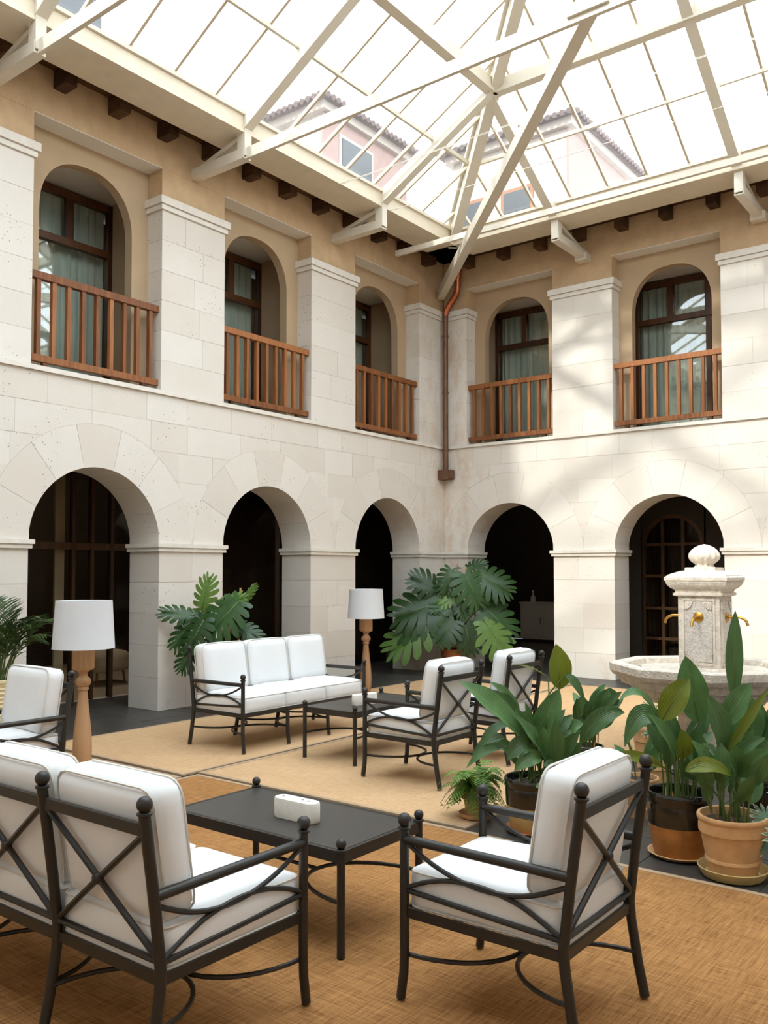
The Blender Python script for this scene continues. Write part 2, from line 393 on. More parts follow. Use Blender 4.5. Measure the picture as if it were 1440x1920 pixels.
def build_wall(name, F, openings, length, stone, label, seed):
    rnd = random.Random(seed)
    root = structure(name, label)
    R_OUT = 1.195
    arcs = [((a+b)/2, (b-a)/2) for a, b in openings]
    piers = []; p = 0.
    for a, b in openings: piers.append((p, a)); p = b
    last = p
    piers.append((last, last+.91))
    end = last+.91
    def low(s):
        z = Z_IMP1
        for c, r in arcs:
            if abs(s-c) < R_OUT: z = max(z, ZC+math.sqrt(R_OUT**2-(s-c)**2))
        return z
    block = lambda poly, n0, n1, nm='stone_block': MB().prism(poly, F, n0, n1).build(nm, stone, root) if len(poly) > 2 else None
    G = .0018
    # ---- core (mortar) a little behind the block faces
    core = MB()
    for a, b in piers:
        core.box(0,0,0,0,0,0) if False else None
        core.prism([(a+.008,0),(b-.008,0),(b-.008,Z_IMP1),(a+.008,Z_IMP1)], F, -D_LOW+.008, -.0032)
        core.prism([(a+.008,Z_SILL),(b-.008,Z_SILL),(b-.008,Z_CAP1),(a+.008,Z_CAP1)], F, -D_UP+.005, -.0032)
    for (c, r), (a, b) in zip(arcs, openings):
        N = 28; pts = []
        for i in range(N+1):
            t = PI*i/N; pts.append((c+(r+.006)*math.cos(t), ZC+(r+.006)*math.sin(t)))
        for i in range(N):
            (s0, z0), (s1, z1) = pts[i], pts[i+1]
            core.prism([(s1, z1), (s0, z0), (s0, Z_SILL-.01), (s1, Z_SILL-.01)], F, -D_LOW+.008, -.0032)
    for a, b in piers:
        core.prism([(a-.01,Z_IMP1-.02),(b+.01,Z_IMP1-.02),(b+.006,Z_SILL-.01),(a-.006,Z_SILL-.01)], F, -D_LOW+.008, -.0032)
    core.build('mortar_core', 'mortar', root)
    # ---- plain continuation of the wall beyond the last pier built in stone
    if length > end:
        MB().prism([(end,0),(length,0),(length,Z_TOP),(end,Z_TOP)], F, -D_LOW, -.001).build('wall_face', stone, root)
    # ---- pier blocks
    CL = [0, .35, .70, 1.04, 1.38, Z_IMP0]
    CU = [Z_SILL+.025+i*(Z_CAP0-Z_SILL-.025)/6 for i in range(7)]
    for (a, b) in piers:
        for lst, dep in ((CL, D_LOW), (CU, D_UP)):
            for i in range(len(lst)-1):
                z0, z1 = lst[i]+G, lst[i+1]-G
                cuts = [a, b]
                if b-a > .6 and rnd.random() < .72: cuts = [a, a+(b-a)*rnd.choice((.36, .42, .58, .64, .5)), b]
                for k in range(len(cuts)-1):
                    s0 = cuts[k]+(G if k else 0); s1 = cuts[k+1]-(G if k < len(cuts)-2 else 0)
                    block([(s0,z0),(s1,z0),(s1,z1),(s0,z1)], -dep, rnd.uniform(-.0015, .0015))
    # ---- voussoirs of each arch, running through the wall
    for c, r in arcs:
        for k in range(7):
            t0 = PI*k/7+.0015; t1 = PI*(k+1)/7-.0015
            ring = [(c+(r)*math.cos(t0+(t1-t0)*i/6), ZC+r*math.sin(t0+(t1-t0)*i/6)) for i in range(7)]
            ring += [(c+R_OUT*math.cos(t1+(t0-t1)*i/6), ZC+R_OUT*math.sin(t1+(t0-t1)*i/6)) for i in range(7)]
            ring = clip(ring, 1, 0, -.001); ring = clip(ring, 0, 1, -Z_IMP1)
            # split in a front ring stone and the soffit is the same stone
            block(ring, -D_LOW, .001+rnd.uniform(0, .003), 'voussoir')
    # ---- ashlar courses above the arches
    courses = [1.80, 2.16, 2.48, 2.80, 3.12, 3.415]
    for i in range(len(courses)-1):
        z0, z1 = courses[i]+G, courses[i+1]-G
        s = 0.; joints = [0.]
        while s < end:
            s += rnd.uniform(.45, .85); joints.append(min(s, end))
            if s >= end: break
        for k in range(len(joints)-1):
            s0, s1 = joints[k]+G, joints[k+1]-G
            if s1-s0 < .03: continue
            run = []
            N = 14
            smp = [s0+(s1-s0)*j/N for j in range(N+1)]
            for sv in smp:
                lo = max(z0, low(sv)+.004)
                if lo < z1-.012: run.append((sv, lo))
                else:
                    if len(run) > 1: block(run+[(run[-1][0], z1), (run[0][0], z1)], -.3, rnd.uniform(-.0015, .0015))
                    run = []
            if len(run) > 1: block(run+[(run[-1][0], z1), (run[0][0], z1)], -.3, rnd.uniform(-.0015, .0015))
    # ---- impost and capital mouldings, string course
    for (a, b) in piers:
        a2 = a-.045 if a > 0 else a
        for (z0, z1, o, dep) in ((Z_IMP0, Z_IMP0+.04, .028, D_LOW), (Z_IMP0+.042, Z_IMP1, .045, D_LOW)):
            sa = a-o if a > 0 else 0
            MB().prism([(sa,z0),(b+o,z0),(b+o,z1),(sa,z1)], F, -dep-.02, o).build('impost', 'moulding', root)
        for (z0, z1, o, dep) in ((Z_CAP0, Z_CAP0+.055, .025, D_UP), (Z_CAP0+.058, Z_CAP1, .048, D_UP)):
            sa = a-o if a > 0 else 0
            MB().prism([(sa,z0),(b+o,z0),(b+o,z1),(sa,z1)], F, -dep, o).build('capital', 'moulding', root)
        # plaster pier stub over the capital
        MB().prism([(a,Z_CAP1),(b,Z_CAP1),(b,Z_LINT),(a,Z_LINT)], F, -D_UP, -.008).build('plaster_stub', 'plaster', root)
    for a, b in openings: MB().prism([(a,Z_LINT-.006),(b,Z_LINT-.006),(b,Z_LINT),(a,Z_LINT)], F, -D_UP, -.006).build('lintel_soffit', 'soffit_white', root)
    MB().prism([(0,3.417),(end,3.417),(end,3.463),(0,3.463)], F, -.22, .032).build('string_course', 'moulding', root)
    MB().prism([(0,Z_LINT),(end,Z_LINT),(end,Z_TOP),(0,Z_TOP)], F, -D_UP, -.004).build('plaster_frieze', 'plaster', root)
    # ---- recessed plaster wall with an arched opening, one panel per bay
    for i, (a, b) in enumerate(openings):
        c = (a+b)/2; hw = .55; zt = 5.70; zs = 5.10
        m = MB(); N = 24; P = []
        for k in range(N+1):
            t = PI*k/N
            ct, st = math.cos(t), math.sin(t)
            P.append((c+hw*math.copysign(abs(ct)**.86, ct), zs+(zt-zs)*abs(st)**.86))
        L_, R_ = a-.07, b+.07
        if i == 0: L_ = max(L_, .02)
        m.prism([(L_,Z_SILL),(c-hw,Z_SILL),(c-hw,zs),(L_,zs)], F, -.37, -D_UP)
        m.prism([(c+hw,Z_SILL),(R_,Z_SILL),(R_,zs),(c+hw,zs)], F, -.37, -D_UP)
        full = [(R_, zs)]+P+[(L_, zs)]
        for k in range(N):
            (s0, z0), (s1, z1) = P[k], P[k+1]
            m.prism([(s1,z1),(s0,z0),(s0,Z_TOP-.3),(s1,Z_TOP-.3)], F, -.37, -D_UP)
        m.prism([(c+hw,zs),(R_,zs),(R_,Z_TOP-.3),(c+hw,Z_TOP-.3)], F, -.37, -D_UP)
        m.prism([(L_,zs),(c-hw,zs),(c-hw,Z_TOP-.3),(L_,Z_TOP-.3)], F, -.37, -D_UP)
        m.build('recess_panel', 'plaster_smooth', root)
        # niche behind the arch: side cheeks, soffit, floor
        q = MB()
        q.prism([(L_-.06,Z_SILL),(L_,Z_SILL),(L_,5.84),(L_-.06,5.84)], F, -1.06, -.37)
        q.prism([(R_,Z_SILL),(R_+.06,Z_SILL),(R_+.06,5.84),(R_,5.84)], F, -1.06, -.37)
        q.build('niche_cheek', 'plaster_smooth', root)
        MB().prism([(L_-.06,5.78),(R_+.06,5.78),(R_+.06,5.84),(L_-.06,5.84)], F, -1.06, -.37).build('niche_soffit', 'soffit_white', root)
    return root, end

wallL, endL = build_wall('wall_left', FL, OPEN_L, LEN_L, 'stone_left', 'pale limestone arcade wall on the left with round arches below and balconies above', 3)
wallR, endR = build_wall('wall_right', FR, OPEN_R, LEN_R, 'stone_right', 'sunlit limestone arcade wall on the right with round arches and balconies', 11)

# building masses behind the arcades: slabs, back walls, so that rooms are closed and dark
def shell(name, mt, boxes, label):
    r = structure(name, label)
    for nm, b in boxes: MB().box(*b).build(nm, mt, r)
    return r
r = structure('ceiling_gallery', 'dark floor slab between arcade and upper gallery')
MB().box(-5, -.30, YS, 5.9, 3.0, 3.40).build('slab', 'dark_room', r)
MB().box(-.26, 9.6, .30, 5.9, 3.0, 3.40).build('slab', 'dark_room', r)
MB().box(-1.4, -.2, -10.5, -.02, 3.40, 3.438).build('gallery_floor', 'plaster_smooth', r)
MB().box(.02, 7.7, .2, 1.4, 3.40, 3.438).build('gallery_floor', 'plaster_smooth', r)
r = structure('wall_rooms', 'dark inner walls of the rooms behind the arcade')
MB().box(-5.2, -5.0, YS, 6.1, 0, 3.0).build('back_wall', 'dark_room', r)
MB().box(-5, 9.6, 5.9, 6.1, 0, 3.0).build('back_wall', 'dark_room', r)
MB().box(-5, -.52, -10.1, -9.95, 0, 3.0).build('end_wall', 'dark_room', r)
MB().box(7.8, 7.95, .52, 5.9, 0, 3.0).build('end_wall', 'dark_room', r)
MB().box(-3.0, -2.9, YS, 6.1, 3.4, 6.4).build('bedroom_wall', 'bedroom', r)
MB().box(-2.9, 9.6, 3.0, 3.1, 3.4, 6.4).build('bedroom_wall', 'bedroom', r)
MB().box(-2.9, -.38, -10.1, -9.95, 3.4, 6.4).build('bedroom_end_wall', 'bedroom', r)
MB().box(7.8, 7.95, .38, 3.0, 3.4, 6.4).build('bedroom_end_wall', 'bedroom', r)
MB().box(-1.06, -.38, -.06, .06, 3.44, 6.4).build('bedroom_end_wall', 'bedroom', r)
r = structure('ceiling_eaves', 'opaque roof over the wings around the court')
MB().box(-5.2, .30, YS, 6.1, 6.46, 6.56).build('roof_slab', 'eave_wood', r)
MB().box(.30, 9.9, -.45, 6.1, 6.46, 6.56).build('roof_slab', 'eave_wood', r)
MB().box(8.75, 10.2, YS, -.45, 6.46, 6.56).build('roof_slab', 'eave_wood', r)
MB().box(.30, 8.75, YS, YS+1.05, 6.46, 6.56).build('roof_slab', 'eave_wood', r)
r = structure('wall_east', 'plain pale stone wall closing the court on the near right')
MB().box(9.6, 10.1, YS, 6.1, 0, 6.5).build('wall_face', 'stone_right', r)
r = structure('wall_near', 'plain pale stone wall behind the viewer, height set to block low sun')
MB().box(-5, 10.1, YS-.5, YS, 0, 7.6).build('wall_face', 'stone_left', r)  # unseen; raised above the eaves to keep sun off the near floor

# ---------------------------------------------------------------- floor: slate tiles, pale room floor
floor = structure('floor', 'dark slate paving of the court')
MB().box(-5, 9.6, YS, 5.9, -.12, -.006).build('floor_bed', 'slate_joint', floor)
tile_mesh = {}
def slate_tile(x0, x1, y0, y1):
    g = .003
    MB().box(x0+g, x1-g, y0+g, y1-g, -.03, 0).build('slate_tile', 'slate', floor)
ys = [-8.4+.6*i for i in range(15)]+[.0]
for i in range(len(ys)-1):
    for x0, x1 in ((-1.31, -.71), (-.71, -.11), (-.11, .40), (.40, .95)):
        slate_tile(x0, x1, ys[i], ys[i+1])
xs = [.95, 1.55, 2.15, 2.75, 3.35, 3.95, 4.55, 5.15, 5.75, 6.35, 6.95]
for i in range(len(xs)-1):
    slate_tile(xs[i], xs[i+1], -.80, -.25)
for x0 in [-.11+.6*i for i in range(9)]:
    for y0 in (-.25, .35, .95, 1.55, 2.15):
        slate_tile(x0, x0+.6, y0 if y0 > -.2 or x0 > .9 else 0, y0+.6)
for x0 in (4.75, 5.35, 5.95, 6.55, 7.15):
    for y0 in (-7.3, -6.7, -6.1, -5.5, -4.9, -4.3, -3.7):
        slate_tile(x0, x0+.6, y0, y0+.6)
MB().box(-5, -1.315, YS, -.2, -.02, .004).build('pale_room_floor', 'pale_floor', floor)
MB().box(-5, 9.6, 2.75, 5.9, -.02, -.001).build('dark_room_floor', 'slate', floor)
MB().box(-1.31, 9.6, YS, -8.41, -.02, -.001).build('outer_paving', 'slate', floor)

# ---------------------------------------------------------------- glass roof
k_ = .56; XE, YE, ZE = .85, 1.0, 6.46; OFF = YE-XE; RIDGE = 4.8
zl = lambda x: ZE+k_*(x-XE)
zr = lambda y: ZE+k_*(-y-YE)
roof = structure('ceiling', 'white steel and glass hip roof over the court')
def part(name, mb, m, smooth=False): return mb.build(name, m, roof, smooth)
# gutters (box section with a lip), fascia boards, rafter tails
for F, n0, n1, L_ in ((FL, .37, XE, 11.5), (FR, .50, YE, 8.75)):
    s0 = n0 if F is FL else n0
    st = n1 if F is FL else XE
    m = MB()
    prof = [(n0, 6.22), (n1, 6.22), (n1, 6.41), (n1-.02, 6.41), (n1-.02, 6.25), (n0+.02, 6.25), (n0+.02, 6.41), (n0, 6.41)]
    sA = .50 if F is FL else .37     # start at the neighbouring gutter
    P = [F(sA, z, n) for n, z in prof]+[F(L_, z, n) for n, z in prof]; q = len(prof)
    m.add(P, [tuple(range(q)), tuple(range(2*q-1, q-1, -1))]+[(i, (i+1) % q, q+(i+1) % q, q+i) for i in range(q)])
    part('gutter', m, 'gutter_paint')
    m = MB(); 
    P = [F(sA, z, n) for n, z in ((n1-.01, 6.40), (n1+.03, 6.40), (n1+.03, 6.44), (n1-.01, 6.44))]+[F(L_, z, n) for n, z in ((n1-.01, 6.40), (n1+.03, 6.40), (n1+.03, 6.44), (n1-.01, 6.44))]
    m.add(P, [(0,1,2,3),(7,6,5,4),(0,4,5,1),(1,5,6,2),(2,6,7,3),(3,7,4,0)])
    part('gutter_lip', m, 'white_steel')
    MB().prism([(0, 6.40), (L_, 6.40), (L_, 6.46), (0, 6.46)], F, -.02, n0+.01).build('eave_board', 'eave_wood', roof)
for F, root, first, cnt in ((FL, wallL, .55, 15), (FR, wallR, .53, 11)):
    for i in range(cnt):
        s = first+.625*i
        if F is FR: s = .53+.62*i
        MB().prism([(s-.065,6.22),(s+.065,6.22),(s+.065,6.40),(s-.065,6.40)], F, -.02, .20).build('rafter_tail', 'eave_wood', root)
# brackets: channel arm, post, raking strut
BL = [2.67, 5.09, 7.52]; BR = [2.42, 4.80]
def bracket(F, s, n1):
    b = MB(); b.prism([(s-.055,5.94),(s+.055,5.94),(s+.055,5.955),(s-.055,5.955)], F, -.02, n1+.03)
    b.prism([(s-.055,5.955),(s-.04,5.955),(s-.04,6.05),(s-.055,6.05)], F, -.02, n1+.03)
    b.prism([(s+.04,5.955),(s+.055,5.955),(s+.055,6.05),(s+.04,6.05)], F, -.02, n1+.03)
    part('bracket_arm', b, 'white_steel')
    part('bracket_post', MB().prism([(s-.05,5.97),(s+.05,5.97),(s+.05,6.44),(s-.05,6.44)], F, n1-.07, n1+.045), 'white_steel')
    part('bracket_strut', MB().beam(F(s, 6.03, .06), F(s, 6.20, n1-.03), .06, .05), 'white_steel')
for s in BL: bracket(FL, s, XE-.03)
for s in BR: bracket(FR, s, YE-.10)
for s in BR: part('bracket_shoe', MB().prism([(s-.09,5.90),(s+.09,5.90),(s+.09,6.0),(s-.09,6.0)], FR, -.01, .14), 'white_steel')
# rafters
RW, RH = .115, .16; dz = -.115
for s in BL[1:]:
    part('rafter', MB().beam((XE-.14, -s, zl(XE-.14)+dz), (RIDGE, -s, zl(RIDGE)+dz), RW, RH), 'white_steel')
part('rafter', MB().beam((XE-.14, -BL[0], zl(XE-.14)+dz), (BL[0]-OFF, -BL[0], zl(BL[0]-OFF)+dz), RW, RH), 'white_steel')
part('rafter', MB().beam((BR[0], -YE+.05, zr(-YE+.05)+dz), (BR[0], -BR[0]-OFF, zr(-BR[0]-OFF)+dz), RW, RH), 'white_steel')
part('rafter', MB().beam((BR[1], -YE+.05, zr(-YE+.05)+dz), (BR[1], -BR[1]-OFF, zr(-BR[1]-OFF)+dz), RW, RH), 'white_steel')
part('rafter', MB().beam((7.2, -YE+.05, zr(-YE+.05)+dz), (7.2, -2.4-OFF, zr(-2.4-OFF)+dz), RW, RH), 'white_steel')
hip0 = Vector((XE-.1, -XE+.1-OFF, zl(XE-.1)+dz)); hip1 = Vector((RIDGE, -RIDGE-OFF, zl(RIDGE)+dz))
part('hip_rafter', MB().beam(hip0, hip1, .13, .17), 'white_steel')
part('hip_cap', MB().beam(hip0+Vector((-.06, -.06, .12)), hip1+Vector((-.06, -.06, .12)), .05, .05), 'white_steel')
part('hip_rafter', MB().beam((2*RIDGE-XE, -XE-OFF, zl(XE)+dz), hip1, .12, .15), 'white_steel')
part('ridge_beam', MB().beam((RIDGE, -RIDGE-OFF, zl(RIDGE)-.06), (RIDGE, YS+1.05+3.95, zl(RIDGE)-.06), .1, .14), 'white_steel')
# main purlins level with the node, thin purlins between
XN = 2.47
def purl_left(x, w, h, d): part('purlin', MB().beam((x, -x-OFF, zl(x)+d), (x, YS+1.05+x-XE, zl(x)+d), w, h), 'white_steel')
def purl_right(t, w, h, d): part('purlin', MB().beam((t, -t-OFF, zl(t)+d), (2*RIDGE-t, -t-OFF, zl(t)+d), w, h), 'white_steel')
purl_left(XN, .12, .15, -.12); purl_right(XN, .12, .15, -.12)
for x in (1.65, 3.25, 4.05):
    purl_left(x, .035, .05, -.045); purl_right(x, .035, .05, -.045)
# tie beams
part('tie_beam', MB().beam((.12, -BL[1], 6.0), (9.5, -BL[1], 6.02), .04, .12), 'white_steel')
part('tie_beam', MB().beam((.12, -BL[2], 6.0), (9.5, -BL[2], 6.02), .04, .12), 'white_steel')
part('tie_beam', MB().beam((.27, -1.62, 6.04), (9.3, -1.62, 6.04), .05, .075), 'white_steel')
part('corner_tie', MB().beam((.02, -.12, 5.86), (4.80, -5.06, 6.06), .115, .14), 'white_steel')
part('gusset_plate', MB().box(4.62, 4.98, -5.14, -5.05, 6.0, 6.10), 'white_steel')
# glazing bars and panes of the two slopes in view
ROWS = [XE, 1.65, XN, 3.25, 4.05, RIDGE]
ybars = [-1.29-.533*i for i in range(12)]
for y in ybars:
    xt = min(RIDGE, -y-OFF)
    part('glazing_bar', MB().beam((XE, y, zl(XE)-.012), (xt, y, zl(xt)-.018), .028, .042), 'bar_paint')
xbars = [1.13+.52*i for i in range(13)]
for x in xbars:
    t = min(x, 2*RIDGE-x)
    if t > XE+.05: part('glazing_bar', MB().beam((x, -YE, zr(-YE)-.012), (x, -t-OFF, zr(-t-OFF)-.018), .028, .042), 'bar_paint')
def pane(poly, zf):
    if len(poly) < 3: return
    P = [(x, y, zf(x, y)+.004) for x, y in poly]; m = len(P)
    part('glass_pane', MB().add(P, [tuple(range(m))]), 'roof_glass')
ye = [-XE-OFF]+ybars
for i in range(len(ye)-1):
    for j in range(len(ROWS)-1):
        p = [(ROWS[j], ye[i]), (ROWS[j+1], ye[i]), (ROWS[j+1], ye[i+1]), (ROWS[j], ye[i+1])]
        p = clip(p, -1, -1, -OFF)
        pane(p, lambda x, y: zl(x))
xe = [XE]+xbars
for i in range(len(xe)-1):
    for j in range(len(ROWS)-1):
        p = [(xe[i], -ROWS[j]-OFF), (xe[i+1], -ROWS[j]-OFF), (xe[i+1], -ROWS[j+1]-OFF), (xe[i], -ROWS[j+1]-OFF)]
        p = clip(p, 1, 1, OFF); p = clip(p, -1, 1, 2*RIDGE+OFF)
        pane(p, lambda x, y: zr(y))
# the rest of the roof, seen only from elsewhere: one sheet per slope
yl = ye[-1]
YG = YS+1.05
pane(clip([(XE, yl), (RIDGE, yl), (RIDGE, YG), (XE, YG)], -1, 1, -YG+XE), lambda x, y: zl(x))
pane(clip([(xe[-1], -YE), (8.75, -YE), (8.75, -RIDGE-OFF), (xe[-1], -RIDGE-OFF)], -1, 1, 2*RIDGE+OFF), lambda x, y: zr(y))
pane([(8.75, -XE-OFF), (RIDGE, -RIDGE-OFF), (RIDGE, YG+RIDGE-XE), (8.75, YG)], lambda x, y: zl(2*RIDGE-x))
pane([(XE, YG), (RIDGE, YG+RIDGE-XE), (8.75, YG)], lambda x, y: ZE+k_*(y-YG))

# ---------------------------------------------------------------- windows, curtains, balcony railings
WORD = ['nearest the corner', 'second from the corner', 'third from the corner', 'fourth from the corner']
def window(idx, F, a, b, side, ordn):
    wd = structure('window_%d' % idx, 'brown timber window with transom behind the %s wall balcony %s' % (side, WORD[ordn]))
    s0, s1 = a-.07, b+.07; n = -1.0; z0, z1, zt = Z_SILL, 5.76, 5.17
    if s0 < .4: s0 = max(s0, .36)
    def bar(nm, sa, sb, za, zb, t=.06, nn=n): return MB().prism([(sa,za),(sb,za),(sb,zb),(sa,zb)], F, nn-t, nn).build(nm, 'frame_wood', wd)
    w = (s1-s0)/3
    bar('stile', s0, s0+.06, z0, z1); bar('stile', s1-.06, s1, z0, z1)
    bar('head', s0+.06, s1-.06, z1-.09, z1); bar('cill', s0+.06, s1-.06, z0, z0+.08)
    bar('transom', s0+.06, s1-.06, zt-.04, zt+.04, .075, n+.015)
    for j in (1, 2): bar('mullion', s0+w*j-.045, s0+w*j+.045, zt+.04, z1-.09)
    bar('mullion', s0+w*2-.035, s0+w*2+.035, z0+.08, zt-.04)
    for j in range(3):
        MB().prism([(s0+w*j+.04,zt+.04),(s0+w*(j+1)-.04,zt+.04),(s0+w*(j+1)-.04,z1-.09),(s0+w*j+.04,z1-.09)], F, n-.034, n-.026).build('pane', 'window_glass', wd)
    MB().prism([(s0+.05,z0+.07),(s0+w*2-.02,z0+.07),(s0+w*2-.02,zt-.03),(s0+.05,zt-.03)], F, n-.034, n-.026).build('pane', 'window_glass', wd)
    MB().prism([(s0+w*2+.02,z0+.07),(s1-.05,z0+.07),(s1-.05,zt-.03),(s0+w*2+.02,zt-.03)], F, n-.034, n-.026).build('pane', 'window_glass', wd)
    # curtain: pleated sheet just inside
    m = MB(); N = 120; hgt = ((Z_SILL+.03), 5.74)
    rr = random.Random(idx)
    ph = [rr.uniform(0, 6) for _ in range(3)]
    for j in range(N+1):
        s = s0+.03+(s1-s0-.06)*j/N
        for z in (hgt[0], 4.2, 5.0, hgt[1]):
            d = .022*math.sin(j*.75+ph[0])+.016*math.sin(j*.31+ph[1])+.006*math.sin(j*1.7+z+ph[2])
            m.v.append(F(s, z, -1.16+d))
    for j in range(N):
        for q in range(3): m.f.append((j*4+q, j*4+q+1, (j+1)*4+q+1, (j+1)*4+q))
    c = m.build('curtain', 'curtain', None, True, None)
    tag(c, 'pale green-white pleated curtain behind the %s wall window %s' % (side, WORD[ordn]), 'curtain', 'curtains in the upper windows')
def railing(F, a, b, side, ordn):
    r = thing('balcony_railing', 'brown timber balcony railing in the %s wall opening %s' % (side, WORD[ordn]), 'railing', group='balcony railings')
    n = -.07
    MB().prism([(a+.004,4.325),(b-.004,4.325),(b-.004,4.395),(a+.004,4.395)], F, n-.035, n+.035).build('top_rail', 'rail_wood', r)
    MB().prism([(a+.004,3.52),(b-.004,3.52),(b-.004,3.585),(a+.004,3.585)], F, n-.03, n+.03).build('bottom_rail', 'rail_wood', r)
    K = 9; w = b-a
    for j in range(K):
        s = a+w*(j+.62)/(K+.24)
        MB().prism([(s-.021,3.585),(s+.021,3.585),(s+.021,4.325),(s-.021,4.325)], F, n-.024, n+.024).build('baluster', 'rail_wood', r)
    for s in (a+.12*w, b-.12*w):
        MB().prism([(s-.03,Z_SILL+.024),(s+.03,Z_SILL+.024),(s+.03,3.52),(s-.03,3.52)], F, n-.024, n+.024).build('foot_block', 'frame_wood', r)
i = 1
for k, (a, b) in enumerate(OPEN_L): window(i, FL, a, b, 'left', k); railing(FL, a, b, 'left', k); i += 1
for k, (a, b) in enumerate(OPEN_R): window(i, FR, a, b, 'right', k); railing(FR, a, b, 'right', k); i += 1

# ---------------------------------------------------------------- ground floor doors behind the arches
d1 = structure('door_1', 'brown timber glazed screen behind the leftmost arch')
n = -1.31
def dbar(root, F, sa, sb, za, zb, m='door_wood', t=.07, nn=n, nm='door_frame'): return MB().prism([(sa,za),(sb,za),(sb,zb),(sa,zb)], F, nn-t, nn).build(nm, m, root)
for s in (4.75, 5.20, 5.47, 5.72, 6.4, 7.0): dbar(d1, FL, s-.022, s+.022, .0, 2.98, nm='door_stile')
dbar(d1, FL, 4.4, 7.3, 1.75, 1.83, t=.06, nn=n-.005, nm='door_rail')
dbar(d1, FL, 5.78, 5.90, .0, 2.9, 'pale_floor', .03, n-.10, 'curtain_edge')
MB().prism([(4.3,.01),(7.4,.01),(7.4,2.98),(4.3,2.98)], FL, n-.04, n-.032).build('pane', 'door_glass', d1)
d2 = structure('door_2', 'dark glazed screen behind the middle arch of the left wall')
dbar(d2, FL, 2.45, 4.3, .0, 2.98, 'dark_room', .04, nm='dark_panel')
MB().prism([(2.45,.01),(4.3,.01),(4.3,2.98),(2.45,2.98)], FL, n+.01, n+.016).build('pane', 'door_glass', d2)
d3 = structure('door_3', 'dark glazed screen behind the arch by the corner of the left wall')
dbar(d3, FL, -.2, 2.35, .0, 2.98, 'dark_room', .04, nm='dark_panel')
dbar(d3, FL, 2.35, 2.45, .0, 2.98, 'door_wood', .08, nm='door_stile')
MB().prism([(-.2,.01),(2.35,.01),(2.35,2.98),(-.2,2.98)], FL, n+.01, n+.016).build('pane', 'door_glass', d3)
d5 = structure('door_4', 'dark brown arched timber door behind the arch by the fountain')
c5, r5 = 3.17, .46
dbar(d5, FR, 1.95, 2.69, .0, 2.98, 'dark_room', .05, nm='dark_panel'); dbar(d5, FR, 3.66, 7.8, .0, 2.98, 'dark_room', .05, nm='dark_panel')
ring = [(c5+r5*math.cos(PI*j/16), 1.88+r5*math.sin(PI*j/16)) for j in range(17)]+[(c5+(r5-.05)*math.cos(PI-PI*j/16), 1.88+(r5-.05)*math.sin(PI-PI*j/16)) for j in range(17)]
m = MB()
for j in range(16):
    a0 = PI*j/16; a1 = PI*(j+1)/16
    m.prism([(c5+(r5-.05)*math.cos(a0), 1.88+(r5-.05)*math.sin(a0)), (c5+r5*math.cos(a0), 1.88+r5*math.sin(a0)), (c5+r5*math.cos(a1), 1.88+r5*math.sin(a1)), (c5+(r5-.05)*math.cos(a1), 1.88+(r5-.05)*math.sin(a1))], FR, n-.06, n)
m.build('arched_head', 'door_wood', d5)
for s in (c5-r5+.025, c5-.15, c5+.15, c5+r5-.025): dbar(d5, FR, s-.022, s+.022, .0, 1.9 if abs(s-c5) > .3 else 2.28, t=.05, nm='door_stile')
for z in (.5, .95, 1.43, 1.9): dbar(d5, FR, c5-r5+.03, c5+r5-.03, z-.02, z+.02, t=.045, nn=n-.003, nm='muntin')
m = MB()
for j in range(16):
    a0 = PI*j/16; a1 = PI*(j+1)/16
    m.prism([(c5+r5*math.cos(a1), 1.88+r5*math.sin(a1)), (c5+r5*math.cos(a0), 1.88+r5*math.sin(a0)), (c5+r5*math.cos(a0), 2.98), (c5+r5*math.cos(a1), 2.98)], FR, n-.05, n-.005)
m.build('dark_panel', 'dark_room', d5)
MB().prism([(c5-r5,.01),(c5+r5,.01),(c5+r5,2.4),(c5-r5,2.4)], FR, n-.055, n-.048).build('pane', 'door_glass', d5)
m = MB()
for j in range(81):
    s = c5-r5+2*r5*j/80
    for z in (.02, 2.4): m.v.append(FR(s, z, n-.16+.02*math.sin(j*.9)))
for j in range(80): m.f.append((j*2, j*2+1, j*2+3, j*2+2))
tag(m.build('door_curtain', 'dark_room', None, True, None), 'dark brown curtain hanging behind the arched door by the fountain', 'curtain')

# ---------------------------------------------------------------- copper downpipe in the corner, cables
dp = thing('drainpipe', 'copper rainwater downpipe with outlet box in the court corner', 'drainpipe', (.10, -.10, 2.93))
MB().tube([(0,0,.12),(0,0,2.62)], .042, 12).build('pipe', 'copper', dp, True)
MB().tube(spline([(0,0,2.60),(.02,.0,2.68),(.10,.02,2.80),(.20,.03,2.95),(.22,.02,3.15),(.26,.0,3.36)], 5), .05, 12).build('swan_neck', 'copper_bright', dp, True)
for z in (.45, 1.35, 2.25): MB().lathe([(.043,0),(.05,.005),(.05,.035),(.043,.04)], 14, (0,0,z)).build('joint_collar', 'copper', dp, True)
MB().box(-.10, .10, -.075, .075, 0, .15).build('outlet_box', 'copper', dp)
MB().box(-.125, -.098, -.06, .06, .02, .15).build('box_strap', 'copper', dp)
MB().box(.098, .125, -.06, .06, .02, .15).build('box_strap', 'copper', dp)
for j, (y, z, dl) in enumerate(((-3.50, 6.235, 'upper cable of the pair'), (-3.58, 6.20, 'lower cable of the pair'))):
    tag(MB().tube([(.86, y, z), (9.55, y, z)], .004, 5).build('cable', 'cable', None, True), 'thin taut cable under the glass roof, %s nearer the viewer' % dl, 'cable', 'taut cables under the roof')
